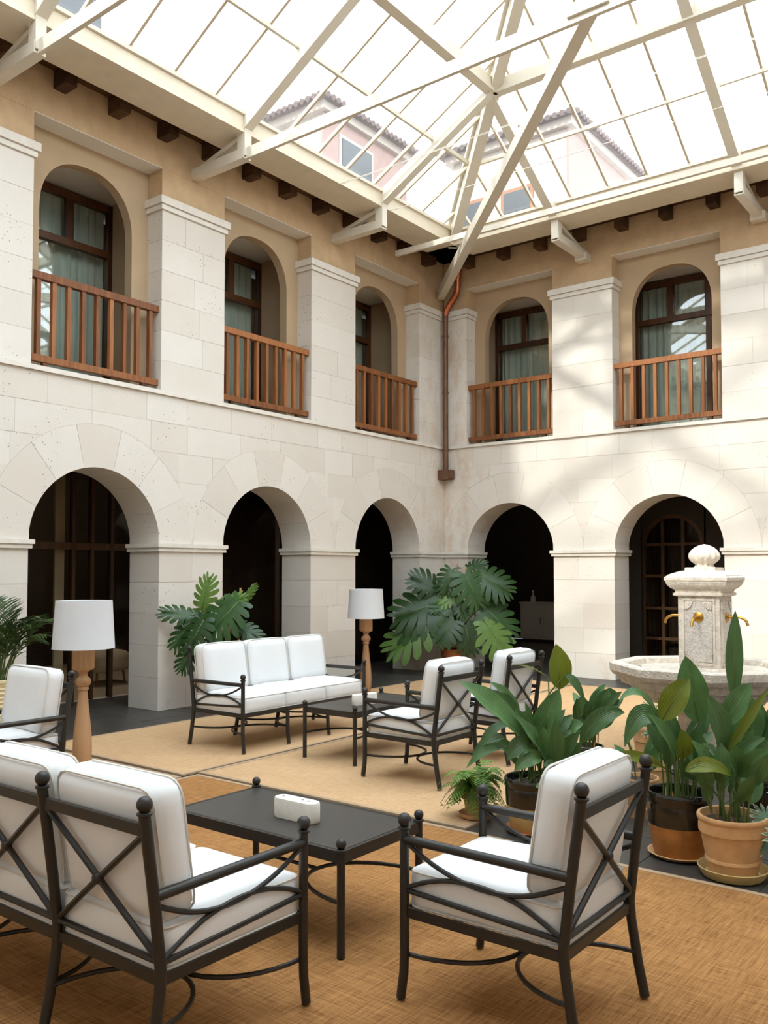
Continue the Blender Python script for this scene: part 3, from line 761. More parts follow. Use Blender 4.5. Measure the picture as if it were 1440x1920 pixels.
for j, (y, z, dl) in enumerate(((-2.50, 6.235, 'upper cable of the pair'), (-2.57, 6.20, 'lower cable of the pair'))):
    tag(MB().tube([(.86, y, z), (9.55, y, z)], .004, 5).build('cable', 'cable', None, True), 'thin taut cable under the glass roof, %s nearer the right wall' % dl, 'cable', 'taut cables under the roof')

# ---------------------------------------------------------------- neighbouring towers seen through the glass
def tower(label, x0, x1, y0, y1, z0, zt, wins, mats, ridge=True):
    t = thing('tower_building', label, 'building', ((x0+x1)/2, (y0+y1)/2, z0))
    cx, cy = (x0+x1)/2, (y0+y1)/2; hx, hy = (x1-x0)/2, (y1-y0)/2; H = zt-z0
    m = MB().box(-hx, hx, -hy, hy, 0, H); m.build('wall', mats[0], t)
    MB().box(hx-.02, hx+.03, -hy-.03, hy+.03, 0, H-.001).build('side_wall', mats[1], t)
    MB().box(-hx-.15, hx+.15, -hy-.15, hy+.15, H, H+.18).build('cornice', mats[0], t)
    e = .30; rp = MB(); rh = min(hx, hy)*.55
    P = [(-hx-e,-hy-e,H+.18),(hx+e,-hy-e,H+.18),(hx+e,hy+e,H+.18),(-hx-e,hy+e,H+.18),(0,0,H+.18+rh)]
    rp.add(P, [(0,1,4),(1,2,4),(2,3,4),(3,0,4),(3,2,1,0)]); r_ = rp.build('roof', 'roof_tile', t)
    tl = MB().tube([(0,0,-.16),(0,0,.05)], .058, 8).mesh('eave_tile', 'roof_tile')
    for (ax, n_, fixed) in (('x', hx, -hy-e), ('y', hy, hx+e)):
        k = int(2*(n_+e)/.165)
        for i in range(k):
            q = -n_-e+.08+i*.165
            link('eave_tile', tl, r_, (q, fixed, H+.20) if ax == 'x' else (fixed, q, H+.20), (2.0, 0, 0) if ax == 'x' else (0, 2.0, 0))
    for (face, u0, u1, w0, w1) in wins:
        if face == 'y':  # face at -y
            b = (u0-cx, u1-cx, -hy-.04, -hy+.02, w0-z0, w1-z0); f = (u0-cx-.08, u1-cx+.08, -hy-.03, -hy+.01, w0-z0-.08, w1-z0+.08)
        else:
            b = (hx-.02, hx+.07, u0-cy, u1-cy, w0-z0, w1-z0); f = (hx-.01, hx+.05, u0-cy-.08, u1-cy+.08, w0-z0-.08, w1-z0+.08)
        fr = MB().box(*f).build('window', 'shutter' if face == 'y' else mats[0], t); MB().box(*b).build('pane', 'tower_window', fr)
    return t
tower('pale tower with tiled hip roof and dark window beyond the left wing', -9.5, -4.3, 1.95, 4.85, 6.0, 11.1, [('x', 2.5, 3.5, 9.75, 10.75)], ('tower_cream', 'tower_pink'))
tower('cream and pink tower with tiled eaves beyond the right wing', -3.3, -.40, 5.4, 11.5, 6.0, 10.95, [('y', -1.95, -1.3, 8.7, 9.9), ('y', -3.0, -2.5, 8.7, 9.9)], ('tower_cream', 'tower_pink'))
tower('grey house front with tall window beyond the left wing, nearest the viewer', -12.0, -6.0, -9.5, -1.6, 6.0, 14.0, [('x', -3.4, -2.3, 11.2, 12.6)], ('tower_cream', 'tower_cream'))

# ---------------------------------------------------------------- rugs
def rug(label, x0, x1, y0, y1, m, z=.0, bind=.035, th=.009):
    r = thing('sisal_rug', label, 'rug', ((x0+x1)/2, (y0+y1)/2, z), 0, 'sisal rugs on the slate')
    hx, hy = (x1-x0)/2, (y1-y0)/2
    MB().box(-hx+bind, hx-bind, -hy+bind, hy-bind, 0, th).build('weave', m, r)
    for b in ((-hx, hx, -hy, -hy+bind), (-hx, hx, hy-bind, hy), (-hx, -hx+bind, -hy+bind, hy-bind), (hx-bind, hx, -hy+bind, hy-bind)):
        MB().box(*b, 0, th+.002).build('binding', 'rug_binding', r)
    return r
rug('light sisal rug under the far three-seat sofa along the left arcade', .74, 2.58, -7.33, -.80, 'rug_light', .0, .03, .012)
rug('light sisal rug under the far coffee table and chairs', 2.60, 4.93, -7.20, -.82, 'rug_light')
rug('brown sisal rug in the foreground under the near coffee table', 2.64, 9.2, -12.3, -7.24, 'rug_brown')
rug('light sisal rug at the left under the near floor lamp', .74, 2.61, -12.3, -7.37, 'rug_light')
rug('light sisal rug behind the fountain beside the right wall', 4.96, 8.6, -3.05, -.82, 'rug_light')

# ---------------------------------------------------------------- iron furniture with white cushions
UW = .525
def cushion(lx, ly, lz, r=.03, puff=.015, nx=12, ny=12, nz=5):
    """soft box centred on the origin, as an MB"""
    m = MB(); idx = {}
    def vert(i, j, k):
        key = (i, j, k)
        if key in idx: return idx[key]
        x = (i/nx-.5)*lx; y = (j/ny-.5)*ly; z = (k/nz-.5)*lz
        hx, hy, hz = lx/2-r, ly/2-r, lz/2-r
        cx = max(-hx, min(hx, x)); cy = max(-hy, min(hy, y)); cz = max(-hz, min(hz, z))
        d = Vector((x-cx, y-cy, z-cz))
        if d.length > 1e-6:
            mx = max(abs(d.x), abs(d.y), abs(d.z)); d = d.normalized()*min(mx, r) if mx > 0 else d
        p = Vector((cx, cy, cz))+d
        fx = 1-min(1, (2*x/lx)**2); fy = 1-min(1, (2*y/ly)**2); fz = 1-min(1, (2*z/lz)**2)
        p.z += (1 if z > 0 else -1 if z < 0 else 0)*puff*math.sqrt(max(0, fx*fy))*abs(2*z/lz)
        p.x += (1 if x > 0 else -1)*puff*.5*fy*fz*abs(2*x/lx)**3
        p.y += (1 if y > 0 else -1)*puff*.5*fx*fz*abs(2*y/ly)**3
        p.z += .004*math.sin(9*x+3*y)*math.sin(7*y+1)
        idx[key] = len(m.v); m.v.append(tuple(p)); return idx[key]
    def face(a, b, c, d): m.f.append((vert(*a), vert(*b), vert(*c), vert(*d)))
    for i in range(nx):
        for j in range(ny):
            face((i,j,0),(i,j+1,0),(i+1,j+1,0),(i+1,j,0)); face((i,j,nz),(i+1,j,nz),(i+1,j+1,nz),(i,j+1,nz))
    for i in range(nx):
        for k in range(nz):
            face((i,0,k),(i+1,0,k),(i+1,0,k+1),(i,0,k+1)); face((i,ny,k),(i,ny,k+1),(i+1,ny,k+1),(i+1,ny,k))
    for j in range(ny):
        for k in range(nz):
            face((0,j,k),(0,j,k+1),(0,j+1,k+1),(0,j+1,k)); face((nx,j,k),(nx,j+1,k),(nx,j+1,k+1),(nx,j,k+1))
    return m
def piping_loop(lx, ly, z, rc=.03, r=.0042):
    pts = []
    hx, hy = lx/2-rc, ly/2-rc
    for (cx, cy, a0) in ((hx,hy,0),(-hx,hy,PI/2),(-hx,-hy,PI),(hx,-hy,3*PI/2)):
        for i in range(4):
            a = a0+PI/2*i/3; pts.append((cx+rc*math.cos(a), cy+rc*math.sin(a), z))
    return MB().tube(pts, r, 5, closed=True)

finial = lambda m, p, r=.024: m.lathe([(.0172,-.008),(.023,-.004),(.023,.002),(.015,.006)]+[(r*math.sin(PI*(.18+.82*i/8)), .006+r*.82-r*math.cos(PI*(.18+.82*i/8))) for i in range(9)], 12, p)

def seat(units, name, label, group, loc, rz):
    t = thing(name, label, 'sofa' if units > 1 else 'armchair', loc, rz, group)
    Wd = UW*units; I = 'iron'
    fz = .30
    for j in range(units+1):
        v = UW*j; end = j in (0, units)
        if end:
            m = MB().tube([(-.016,v,.0),(-.012,v,.03),(-.003,v,.09),(0,v,.16),(0,v,.30),(0,v,.585)], .0165, 10); finial(m, (0,v,.588))
        else:
            m = MB().tube([(-.016,v,.0),(-.012,v,.03),(-.003,v,.09),(0,v,.16),(0,v,.30)], .0165, 10)
        m.build('front_leg', I, t, True)
        m = MB().tube([(.655,v,.0),(.63,v,.12),(.608,v,.26),(.604,v,.32),(.626,v,.50),(.655,v,.70),(.668,v,.785)], .0175, 10); finial(m, (.668,v,.79))
        m.build('back_leg', I, t, True)
    for v in (0, Wd):
        MB().tube([(.0,v,.548),(.632,v,.544)], .0165, 10).build('arm', I, t, True)
        MB().tube(spline([(.012,v,.535),(.12,v,.482),(.25,v,.446),(.38,v,.440),(.50,v,.462),(.617,v,.512)], 4), .0085, 7).build('arm_scroll', I, t, True)
        MB().tube(spline([(.012,v,.383),(.10,v,.420),(.20,v,.443),(.32,v,.446),(.44,v,.425),(.53,v,.388),(.606,v,.348)], 4), .0085, 7).build('arm_scroll', I, t, True)
        MB().tube([(0,v,.374),(.606,v,.346)], .0095, 7).build('side_rod', I, t, True)
        MB().beam((0,v,.298), (.604,v,.298), .009, .034).build('seat_rail', I, t)
    MB().beam((0,0,.298), (0,Wd,.298), .012, .034).build('seat_rail', I, t)
    MB().beam((.604,0,.298), (.604,Wd,.298), .012, .034).build('seat_rail', I, t)
    for q in (.18, .42): MB().beam((q,0,.288), (q,Wd,.288), .03, .008).build('seat_slat', I, t)
    MB().beam((.660,0,.738), (.660,Wd,.738), .016, .034).build('top_rail', I, t)
    MB().tube([(.608,0,.352),(.608,Wd,.352)], .0105, 7).build('back_rail', I, t, True)
    for j in range(units):
        a, b = UW*j, UW*(j+1); g = .014
        MB().tube([(.609,a+g,.362),(.6355,(a+b)/2,.545),(.659,b-g,.725)], .0105, 7).build('back_cross', I, t, True)
        MB().tube([(.609,b-g,.362),(.6355,(a+b)/2,.545),(.659,a+g,.725)], .0105, 7).build('back_cross', I, t, True)
        MB().lathe([(0,-.016),(.014,-.013),(.0195,0),(.014,.013),(0,.016)], 12).build('cross_boss', I, t, True, loc=(.638,(a+b)/2,.545), rot=(0,PI/2,0))
        c = (a+b)/2
        MB().tube([(.312*math.sin(PI*i/18), c-.2505*math.cos(PI*i/18), .150) for i in range(19)], .0085, 7).build('stretcher', I, t, True)
        MB().tube([(.626-.298*math.sin(PI*i/18), c-.2505*math.cos(PI*i/18), .150) for i in range(19)], .0085, 7).build('stretcher', I, t, True)
        wv = UW-.010 if units > 1 else UW-.026
        sc = cushion(.588, wv, .146, .026, .014).build('seat_cushion', 'canvas', t, True, None, loc=(.302, c, .3765))
        piping_loop(.582, wv-.003, .060).build('piping', 'piping', sc, True)
        piping_loop(.582, wv-.003, -.060).build('piping', 'piping', sc, True)
        bc = cushion(.42, wv-.012, .140, .05, .012).build('back_cushion', 'canvas', t, True, None, loc=(.545, c, .645), rot=(0, -PI/2+.15, 0))
        piping_loop(.414, wv-.018, .052, .055).build('piping', 'piping', bc, True)
        piping_loop(.414, wv-.018, -.052, .055).build('piping', 'piping', bc, True)
    return t
seat(1, 'iron_armchair', 'black iron armchair with white cushions in the right foreground, beside the near coffee table', 'iron armchairs', (5.862, -9.07, .018), 0)
seat(1, 'iron_armchair', 'black iron armchair with white cushions nearer of the two at the far table', 'iron armchairs', (3.668, -6.56, .018), 0)
seat(1, 'iron_armchair', 'farthest black iron armchair with white cushions, half hidden behind aspidistra leaves', 'iron armchairs', (3.668, -5.62, .018), 0)
seat(1, 'iron_armchair', 'black iron armchair with white cushions cut by the left edge, by the palm pot', 'iron armchairs', (2.60, -8.935, .018), math.radians(90))
seat(3, 'iron_sofa', 'black iron three-seat sofa with white cushions in the near left foreground, seen from behind', 'iron sofas', (4.035, -9.315, .018), -PI/2)
seat(3, 'iron_sofa', 'black iron three-seat sofa with white cushions facing the far coffee table', 'iron sofas', (2.392, -4.985, .020), PI)

def table(label, loc, rz, L=1.0, D=.52):
    t = thing('coffee_table', label, 'table', loc, rz, 'iron coffee tables')
    for x in (0, L):
        for y in (0, D):
            m = MB().tube([(x,y,0),(x,y,.405)], .0165, 10); finial(m, (x,y,.41), .021); m.build('leg', 'iron', t, True)
    MB().box(.006, L-.006, .006, D-.006, .392, .405).build('table_top', 'table_top', t)
    for y in (0, D): MB().beam((0,y,.382), (L,y,.382), .02, .046).build('apron', 'iron', t)
    for x in (0, L): MB().beam((x,0,.382), (x,D,.382), .02, .046).build('apron', 'iron', t)
    for s, x in ((1, 0), (-1, L)):
        MB().tube([(x+s*.355*math.sin(PI*i/18), D/2-(D/2-.012)*math.cos(PI*i/18), .20) for i in range(19)], .0085, 7).build('stretcher', 'iron', t, True)
    MB().tube([(.355,D/2,.20),(L-.355,D/2,.20)], .0085, 7).build('stretcher', 'iron', t, True)
    return t
table('low black iron coffee table with ball finials in the foreground', (4.47, -8.95, .012), 0)
table('low black iron coffee table with ball finials before the far sofa', (3.385, -6.33, .012), PI/2)

def holder(label, loc, rz):
    t = thing('candle_block', label, 'candle holder', loc, rz, 'travertine blocks on the tables')
    L, D, H = .245, .075, .085; pts = []
    for i in range(9): a = -PI/2+PI*i/8; pts.append((L/2-D/2+D/2*math.cos(a), D/2*math.sin(a)))
    for i in range(9): a = PI/2+PI*i/8; pts.append((-L/2+D/2+D/2*math.cos(a), D/2*math.sin(a)))
    m = MB(); q = len(pts)
    for k, (z, s) in enumerate(((0, .97), (.006, 1), (H-.006, 1), (H, .97))):
        for x, y in pts: m.v.append((x*s, y*s, z))
    for k in range(3):
        for i in range(q): m.f.append((k*q+i, k*q+(i+1) % q, (k+1)*q+(i+1) % q, (k+1)*q+i))
    m.f.append(tuple(range(q-1, -1, -1))); m.f.append(tuple(3*q+i for i in range(q)))
    m.build('block', 'travertine', t, True, 50)
    for x in (-.085, -.05, .03, .065): MB().lathe([(0,0),(.005,0),(.005,.0012),(0,.0012)], 8, (x, .004, H)).build('hole', 'hole_dark', t)
holder('small rounded travertine candle block on the near coffee table', (5.03, -8.73, .4185), .0)
holder('small rounded travertine candle block on the far coffee table', (3.19, -5.97, .4185), PI/2-.2)

# ---------------------------------------------------------------- lamps
def lamp(label, loc):
    t = thing('floor_lamp', label, 'lamp', loc, 0, 'turned wooden floor lamps')
    MB().lathe([(.050,0),(.054,.02),(.058,.05),(.066,.10),(.069,.17),(.066,.25),(.056,.36),(.043,.47),(.034,.56),(.031,.60)], 24).build('baluster', 'lamp_wood', t, True)
    MB().lathe([(.031,.60),(.040,.607),(.040,.62),(.036,.63),(.050,.642),(.057,.66),(.056,.678),(.046,.693),(.036,.70),(.032,.715),(.034,.735),(.046,.745),(.048,.752),(.036,.756)], 24).build('turned_collar', 'lamp_wood', t, True)
    MB().lathe([(.072,.754),(.082,.768),(.082,.90),(.078,.905)], 8, rot=PI/8).build('block', 'lamp_wood', t)
    MB().tube([(0,0,.90),(0,0,1.08)], .012, 8).build('socket', 'iron', t, True)
    m = MB(); n = 40
    for r, z in ((.226,.915),(.224,.922),(.204,1.262),(.204,1.268),(.198,1.262),(.219,.922)):
        for k in range(n): m.v.append((r*math.cos(2*PI*k/n), r*math.sin(2*PI*k/n), z))
    for i in range(6):
        for k in range(n):
            j = (i+1) % 6; m.f.append((i*n+k, i*n+(k+1) % n, j*n+(k+1) % n, j*n+k))
    sh = m.build('lamp_shade', 'lamp_shade', t, True)
    for a in (0, 2*PI/3, 4*PI/3): MB().tube([(0,0,1.07),(.198*math.cos(a),.198*math.sin(a),1.25)], .003, 5).build('shade_spoke', 'iron', sh)
lamp('turned pale wood floor lamp with white shade, left of the near sofa', (1.905, -7.72, .012))
lamp('turned pale wood floor lamp with white shade behind the far sofa', (.985, -3.20, .014))

# ---------------------------------------------------------------- fountain
FX, FY = 5.45, -4.45
ft = thing('fountain', 'carved stone fountain with octagonal basin, square pillar and brass spouts', 'fountain', (FX, FY, 0))
OC = lambda r: r/math.cos(PI/8)
MB().lathe([(OC(.46),0),(OC(.46),.07),(OC(.40),.075),(OC(.40),.13),(OC(.34),.15)], 8, rot=PI/8).build('plinth', 'fountain_stone', ft)
MB().lathe([(OC(.26),.13),(OC(.26),.20),(OC(.20),.25),(OC(.20),.36),(OC(.25),.42)], 8, rot=PI/8).build('pedestal', 'fountain_stone', ft)
MB().lathe([(OC(.25),.42),(OC(.40),.455),(OC(.42),.50),(OC(.52),.535),(OC(.535),.575),(OC(.60),.60),(OC(.625),.655),(OC(.66),.665),(OC(.685),.70),(OC(.69),.755),(OC(.68),.765),(OC(.60),.765),(OC(.585),.755),(OC(.572),.712),(OC(.2),.70),(0,.70)], 8, rot=PI/8).build('basin', 'fountain_stone', ft)
SQ = dict(n=4, rot=PI/4)
q2 = math.sqrt(2)
sql = lambda prof: MB().lathe([(r*q2, z) for r, z in prof], 4, rot=PI/4)
sql([(.20,.66),(.20,.715),(.185,.73),(.172,.745)]).build('pillar_foot', 'fountain_stone', ft)
sql([(.160,.74),(.160,1.305)]).build('pillar', 'fountain_stone', ft)
for a in range(4):
    rz = a*PI/2
    f = MB().box(-.105, .105, -.1655, -.158, .79, 1.265).build('carved_panel', 'fountain_rough', ft, rot=(0,0,rz))
    for (x0, x1, z0, z1) in ((-.128,-.112,.77,1.285),(.112,.128,.77,1.285),(-.112,.112,.77,.786),(-.112,.112,1.269,1.285)):
        MB().box(x0, x1, -.171, -.158, z0, z1).build('panel_fillet', 'fountain_stone', ft, rot=(0,0,rz))
    for sx, zz, up in ((-1,1.24,-1),(1,1.24,-1),(-1,.815,1),(1,.815,1)):
        m = MB()
        for j in range(5):
            an = (PI/2)*(j+.5)/5
            m.tube([(sx*.104,-.166,zz+.02*-up),(sx*(.104-.06*math.sin(an)),-.172,zz+.02*-up+up*.06*math.cos(an))], [.004,.009], 6)
        m.build('corner_shell', 'fountain_stone', ft, True, rot=(0,0,rz))
    m = MB().lathe([(0,.012),(.018,.014),(.024,.010),(.034,.010),(.041,.005),(.041,0)], 20, rib=.03, nrib=10)
    ros = m.build('spout_rosette', 'brass', ft, True, 50, loc=(.1655*math.sin(rz), -.1655*math.cos(rz), 1.14), rot=(PI/2,0,rz))
    MB().tube([(0,0,.01),(0,.003,.07),(0,.001,.10),(0,-.010,.130),(0,-.030,.150),(0,-.062,.160)], [.012,.0115,.011,.011,.0105,.012], 10).build('spout', 'brass', ros, True)
sql([(.165,1.30),(.190,1.31),(.190,1.327),(.174,1.333),(.180,1.352),(.205,1.368),(.225,1.39),(.235,1.415),(.232,1.422),(.243,1.428),(.243,1.450),(.236,1.456),(.226,1.461),(.222,1.470),(.150,1.500),(.118,1.505)]).build('cap', 'fountain_stone', ft)
sql([(.118,1.500),(.118,1.527),(.112,1.530)]).build('finial_base', 'fountain_stone', ft)
MB().lathe([(.082,1.528),(.068,1.540),(.066,1.556),(.088,1.572),(.108,1.592),(.116,1.615),(.112,1.640),(.094,1.668),(.066,1.692),(.034,1.708),(0,1.716)], 60, rib=.075, nrib=12).build('shell_finial', 'fountain_stone', ft, True, 80)
for (x, y, r_) in ((-.42, -.34, .035), (.30, -.42, .03)):
    m = MB().lathe([(r_*math.sin(PI*i/8), -r_*.6*math.cos(PI*i/8)) for i in range(9)], 10)
    tag(m.build('pebble', 'pebble', None, True, loc=(FX+x, FY+y, .732)), 'grey pebble lying in the fountain basin, %s' % ('left of the pillar' if x < 0 else 'right of the pillar'), 'pebble', 'pebbles in the basin')

# ---------------------------------------------------------------- things inside the dim rooms
t = thing('lounge_chair', 'cream upholstered lounge chair inside the room behind the leftmost arch', 'armchair', (-2.5, -4.5, .004))
cushion(.55, .60, .24, .09, .03).build('seat_shell', 'sofa_fabric', t, True, None, loc=(0,0,.30))
for x in (-.2,.2):
    for y in (-.22,.22): MB().tube([(x,y,0),(x*.9,y*.9,.2)], .016, 8).build('leg', 'lamp_wood', t, True)
t = thing('lounge_chair', 'second cream lounge chair further inside, half hidden by the arch pier', 'armchair', (-2.35, -3.75, .004))
cushion(.55, .60, .24, .09, .03).build('seat_shell', 'sofa_fabric', t, True, None, loc=(0,0,.30))
for x in (-.2,.2):
    for y in (-.22,.22): MB().tube([(x,y,0),(x*.9,y*.9,.2)], .016, 8).build('leg', 'lamp_wood', t, True)
rl = thing('fill_lamp', 'added unseen fill lamp inside the lounge behind the leftmost arch', 'lamp', (-3.0, -4.6, 2.93))  # unseen lamp, added to brighten the lounge floor and chairs
MB().lathe([(.16,0),(.18,.03),(.18,.065)], 24).build('shade', 'lamp_shade', rl, True)
ld = bpy.data.lights.new('fill_light', 'POINT'); ld.energy = 45; ld.shadow_soft_size = .12; ld.color = (1, .86, .7); lo = link('fill_light', ld, rl, (0, 0, -.16))
rl = thing('fill_lamp', 'added unseen fill lamp inside the dark room behind the right wall', 'lamp', (.2, 3.6, 2.93))  # unseen lamp, added so the sideboard shows in the dark room
MB().lathe([(.16,0),(.18,.03),(.18,.065)], 24).build('shade', 'lamp_shade', rl, True)
ld = bpy.data.lights.new('fill_light', 'POINT'); ld.energy = 12; ld.shadow_soft_size = .12; ld.color = (1, .86, .7); lo = link('fill_light', ld, rl, (0, 0, -.16))
t = thing('sideboard', 'white sideboard in the dark room behind the first arch of the right wall', 'sideboard', (-1.0, 5.4, 0))
MB().box(-.5, .6, -.2, .2, .06, .81).build('carcass', 'sideboard', t); MB().box(-.52, .62, -.22, .22, .81, .84).build('top_board', 'sideboard', t)
for x0, x1 in ((-.48, .04), (.06, .58)): 
    d = MB().box(x0, x1, -.215, -.2, .09, .79).build('door', 'sideboard', t); MB().box(x1-.06, x1-.05, -.23, -.215, .4, .52).build('handle', 'iron', d)
MB().box(-.46, .56, -.17, .17, 0, .06).build('plinth', 'dark_room', t)
t = thing('glass_decanter', 'small pale decanter standing on the white sideboard', 'decanter', (-1.3, 5.4, .84))
MB().lathe([(.05,0),(.06,.03),(.055,.10),(.022,.15),(.02,.19),(.028,.20)], 16).build('body', 'sideboard', t, True); MB().lathe([(.012,.20),(.026,.225),(.018,.25),(0,.255)], 12).build('stopper', 'sideboard', t, True)

# ---------------------------------------------------------------- potted plants
CAMDIR = Vector((.55, -.70, .45)).normalized()
def ribbon(m, pts, widths, nrm, fold=.22, across=4):
    """leaf blade along pts; nrm = the side its upper face looks to"""
    o = len(m.v); n = len(pts)
    for i, p in enumerate(pts):
        d = (pts[min(i+1, n-1)]-pts[max(i-1, 0)]).normalized()
        sd = d.cross(nrm)
        if sd.length < .05: sd = d.cross(Vector((.3, .2, 1)))
        sd.normalize(); up = sd.cross(d).normalized(); w = widths[i]
        for k in range(across+1):
            u = k/across*2-1
            m.v.append(tuple(p+sd*u*w/2+up*(abs(u)*w*fold+.05*w*math.sin(i*1.3)*u)))
    for i in range(n-1):
        for k in range(across):
            a = o+i*(across+1)+k; m.f.append((a, a+1, a+across+2, a+across+1))
def lance(n, W): return [max(.0015, W*math.sin(PI*min(1, (i/n)**.85*.97+.03))**.8) for i in range(n+1)]
LEAFN = 10
def leaf_part(root, base, tip, W, arch, soil, m='leaf_aspidistra', rnd=random, facing=None):
    b, t = Vector(base), Vector(tip); L = (t-b).length
    nrm = (Vector(facing) if facing else CAMDIR+Vector((rnd.uniform(-.5,.5), rnd.uniform(-.5,.5), rnd.uniform(-.1,.5)))).normalized()
    mid = (b+t)/2+Vector((0,0,1))*arch*L+nrm*.10*L
    pts = bez(b, mid, t, LEAFN)
    mb = MB(); ribbon(mb, pts, lance(LEAFN, W*1.22), nrm)
    ob = mb.build('leaf', m, root, True, None, fix=False)
    at_ = ob.data.attributes.new('across', 'FLOAT', 'POINT'); at_.data.foreach_set('value', [k/4*2-1 for i in range(LEAFN+1) for k in range(5)])
    s0 = Vector(soil); d = (pts[1]-pts[0]).normalized()
    st = bez(s0, s0+Vector((0,0,(b-s0).z*.6)), b, 6)+[pts[1], pts[2], pts[4]]
    MB().tube(st, [.0045]*7+[.004, .003, .0015], 5).build('stem', 'stem', ob, True)
    return ob
def pot_round(root, prof, m, n=28, name='pot'): return MB().lathe(prof, n).build(name, m, root, True, 35)
def soil_disc(root, r, z): return MB().lathe([(0, z+.012), (r*.5, z+.008), (r, z)], 20).build('soil', 'soil', root, True)
def saucer(root, r, m='terracotta', h=.03): return MB().lathe([(r*.72,0),(r*.86,.006),(r,h),(r*.96,h+.002),(r*.82,.012),(0,.010)], 28).build('saucer', m, root, True, 35)
def terracotta_pot(root, R, H, z=0, m='terracotta_pale', band=True):
    b = R*.66
    return pot_round(root, [(b,z),(b+.22*(R-b),z+.22*H),(b+.25*(R-b)+.006,z+.24*H),(b+.29*(R-b)+.004,z+.28*H),(b+.3*(R-b),z+.30*H),(R*.90,z+.70*H),(R*.95,z+.72*H),(R*.955,z+.76*H),(R*.95,z+.90*H),(R*.99,z+.93*H),(R,z+.965*H),(R*.98,z+H),(R*.90,z+H),(R*.87,z+.92*H),(R*.84,z+.84*H)], m)
def glazed_pot(root, R, H, lower, z=0):
    prof = [(R*.72,0),(R*.80,.05*H),(R*.90,.35*H),(R*.94,.50*H)]
    MB().lathe([(r, q+z) for r, q in prof], 28).build('pot', lower, root, True, 35)
    MB().lathe([(r, q+z) for r, q in [(R*.943,.49*H),(R*.95,.55*H),(R*.965,.80*H),(R*.95,.83*H),(R*.97,.86*H),(R,.93*H),(R,.97*H),(R*.97,H),(R*.90,H),(R*.88,.95*H),(R*.86,.86*H)]], 28).build('glazed_band', 'glaze_black', root, True, 35)
def rel(root, p): return (p[0]-root.location.x, p[1]-root.location.y, p[2]-root.location.z)
LEAVES = {
'P1':[(5.32,-6.76,0.80,5.32,-6.81,1.07,0.118,0.00),(5.26,-7.12,0.57,5.00,-7.37,0.88,0.124,0.00),(5.15,-6.95,0.67,5.03,-7.09,0.85,0.062,0.05),(5.16,-7.01,0.68,5.08,-7.12,0.79,0.068,0.05),(5.26,-6.93,0.53,5.38,-6.89,0.82,0.118,-0.05),(5.40,-6.99,0.40,5.42,-7.03,0.66,0.084,-0.10),(5.38,-7.03,0.41,5.24,-7.19,0.70,0.084,-0.02),(5.19,-7.11,0.62,5.05,-7.27,0.47,0.056,0.28),(5.13,-7.10,0.54,5.00,-7.24,0.44,0.050,0.20),(5.18,-7.16,0.50,5.02,-7.33,0.39,0.053,0.22),(5.31,-7.10,0.52,5.22,-7.22,0.44,0.093,0.30),(5.37,-7.10,0.45,5.27,-7.23,0.39,0.081,0.30),(5.43,-7.02,0.37,5.38,-7.10,0.41,0.056,0.30),(5.39,-6.83,0.32,5.45,-6.83,0.48,0.078,0.00),(5.41,-6.81,0.35,5.60,-6.72,0.40,0.068,0.15),(5.44,-6.86,0.39,5.50,-6.86,0.53,0.037,0.00),(5.35,-6.80,0.54,5.47,-6.76,0.61,0.075,0.10),(5.46,-6.78,0.50,5.68,-6.66,0.68,0.093,0.35),(5.29,-6.85,0.87,5.13,-7.02,0.95,0.016,0.10),(5.37,-6.78,0.89,5.47,-6.75,0.74,0.044,0.20)],
'P4':[(6.15,-6.80,0.69,6.11,-6.88,1.05,0.132,0.00),(6.03,-7.02,0.72,6.16,-6.97,0.94,0.112,0.08),(5.97,-6.94,0.73,5.83,-7.10,0.81,0.056,0.60),(6.00,-6.98,0.68,5.87,-7.13,0.58,0.096,0.90),(6.05,-7.07,0.49,5.84,-7.28,0.55,0.051,0.12),(6.13,-7.00,0.53,6.14,-7.05,0.69,0.084,0.00),(6.09,-6.72,0.54,6.18,-6.71,0.75,0.084,0.10),(6.01,-6.85,0.50,5.99,-6.91,0.72,0.079,0.00),(6.01,-6.78,0.54,6.01,-6.84,0.75,0.084,0.00)],
'P5':[(6.37,-6.92,0.85,6.39,-6.95,1.30,0.070,0.00),(6.35,-7.05,0.61,6.30,-7.14,0.89,0.112,0.00),(6.35,-6.99,0.72,6.46,-6.96,0.94,0.096,0.05),(6.36,-7.05,0.59,6.55,-6.96,0.93,0.040,0.05),(6.47,-7.03,0.44,6.56,-7.01,0.69,0.094,0.00),(6.37,-7.04,0.54,6.53,-6.97,0.68,0.059,0.15),(6.22,-7.22,0.52,6.41,-7.12,0.50,0.067,0.30),(6.31,-6.96,0.50,6.25,-7.06,0.63,0.064,0.10)],
'P6':[(6.26,-6.30,0.50,6.30,-6.32,0.78,0.123,0.10),(6.29,-6.15,0.42,6.34,-6.16,0.70,0.123,0.10),(6.20,-6.21,0.42,6.17,-6.28,0.67,0.105,0.10),(6.32,-6.12,0.35,6.39,-6.12,0.67,0.123,0.10),(6.31,-6.38,0.40,6.25,-6.48,0.58,0.092,0.20)],
'P3':[(4.71,-5.27,0.35,4.74,-5.30,0.53,0.075,0.00),(4.81,-5.19,0.37,4.76,-5.28,0.54,0.058,0.10),(4.85,-5.16,0.42,4.93,-5.15,0.60,0.099,0.05),(4.79,-5.15,0.43,4.86,-5.14,0.59,0.058,0.00),(4.93,-5.04,0.43,4.91,-5.11,0.60,0.083,0.10),(4.74,-5.18,0.30,4.71,-5.26,0.43,0.066,0.10),(4.88,-5.14,0.29,4.99,-5.11,0.40,0.075,0.20),(4.78,-5.22,0.25,4.70,-5.33,0.27,0.058,0.30),(4.86,-5.22,0.26,4.85,-5.28,0.41,0.075,0.00)]}
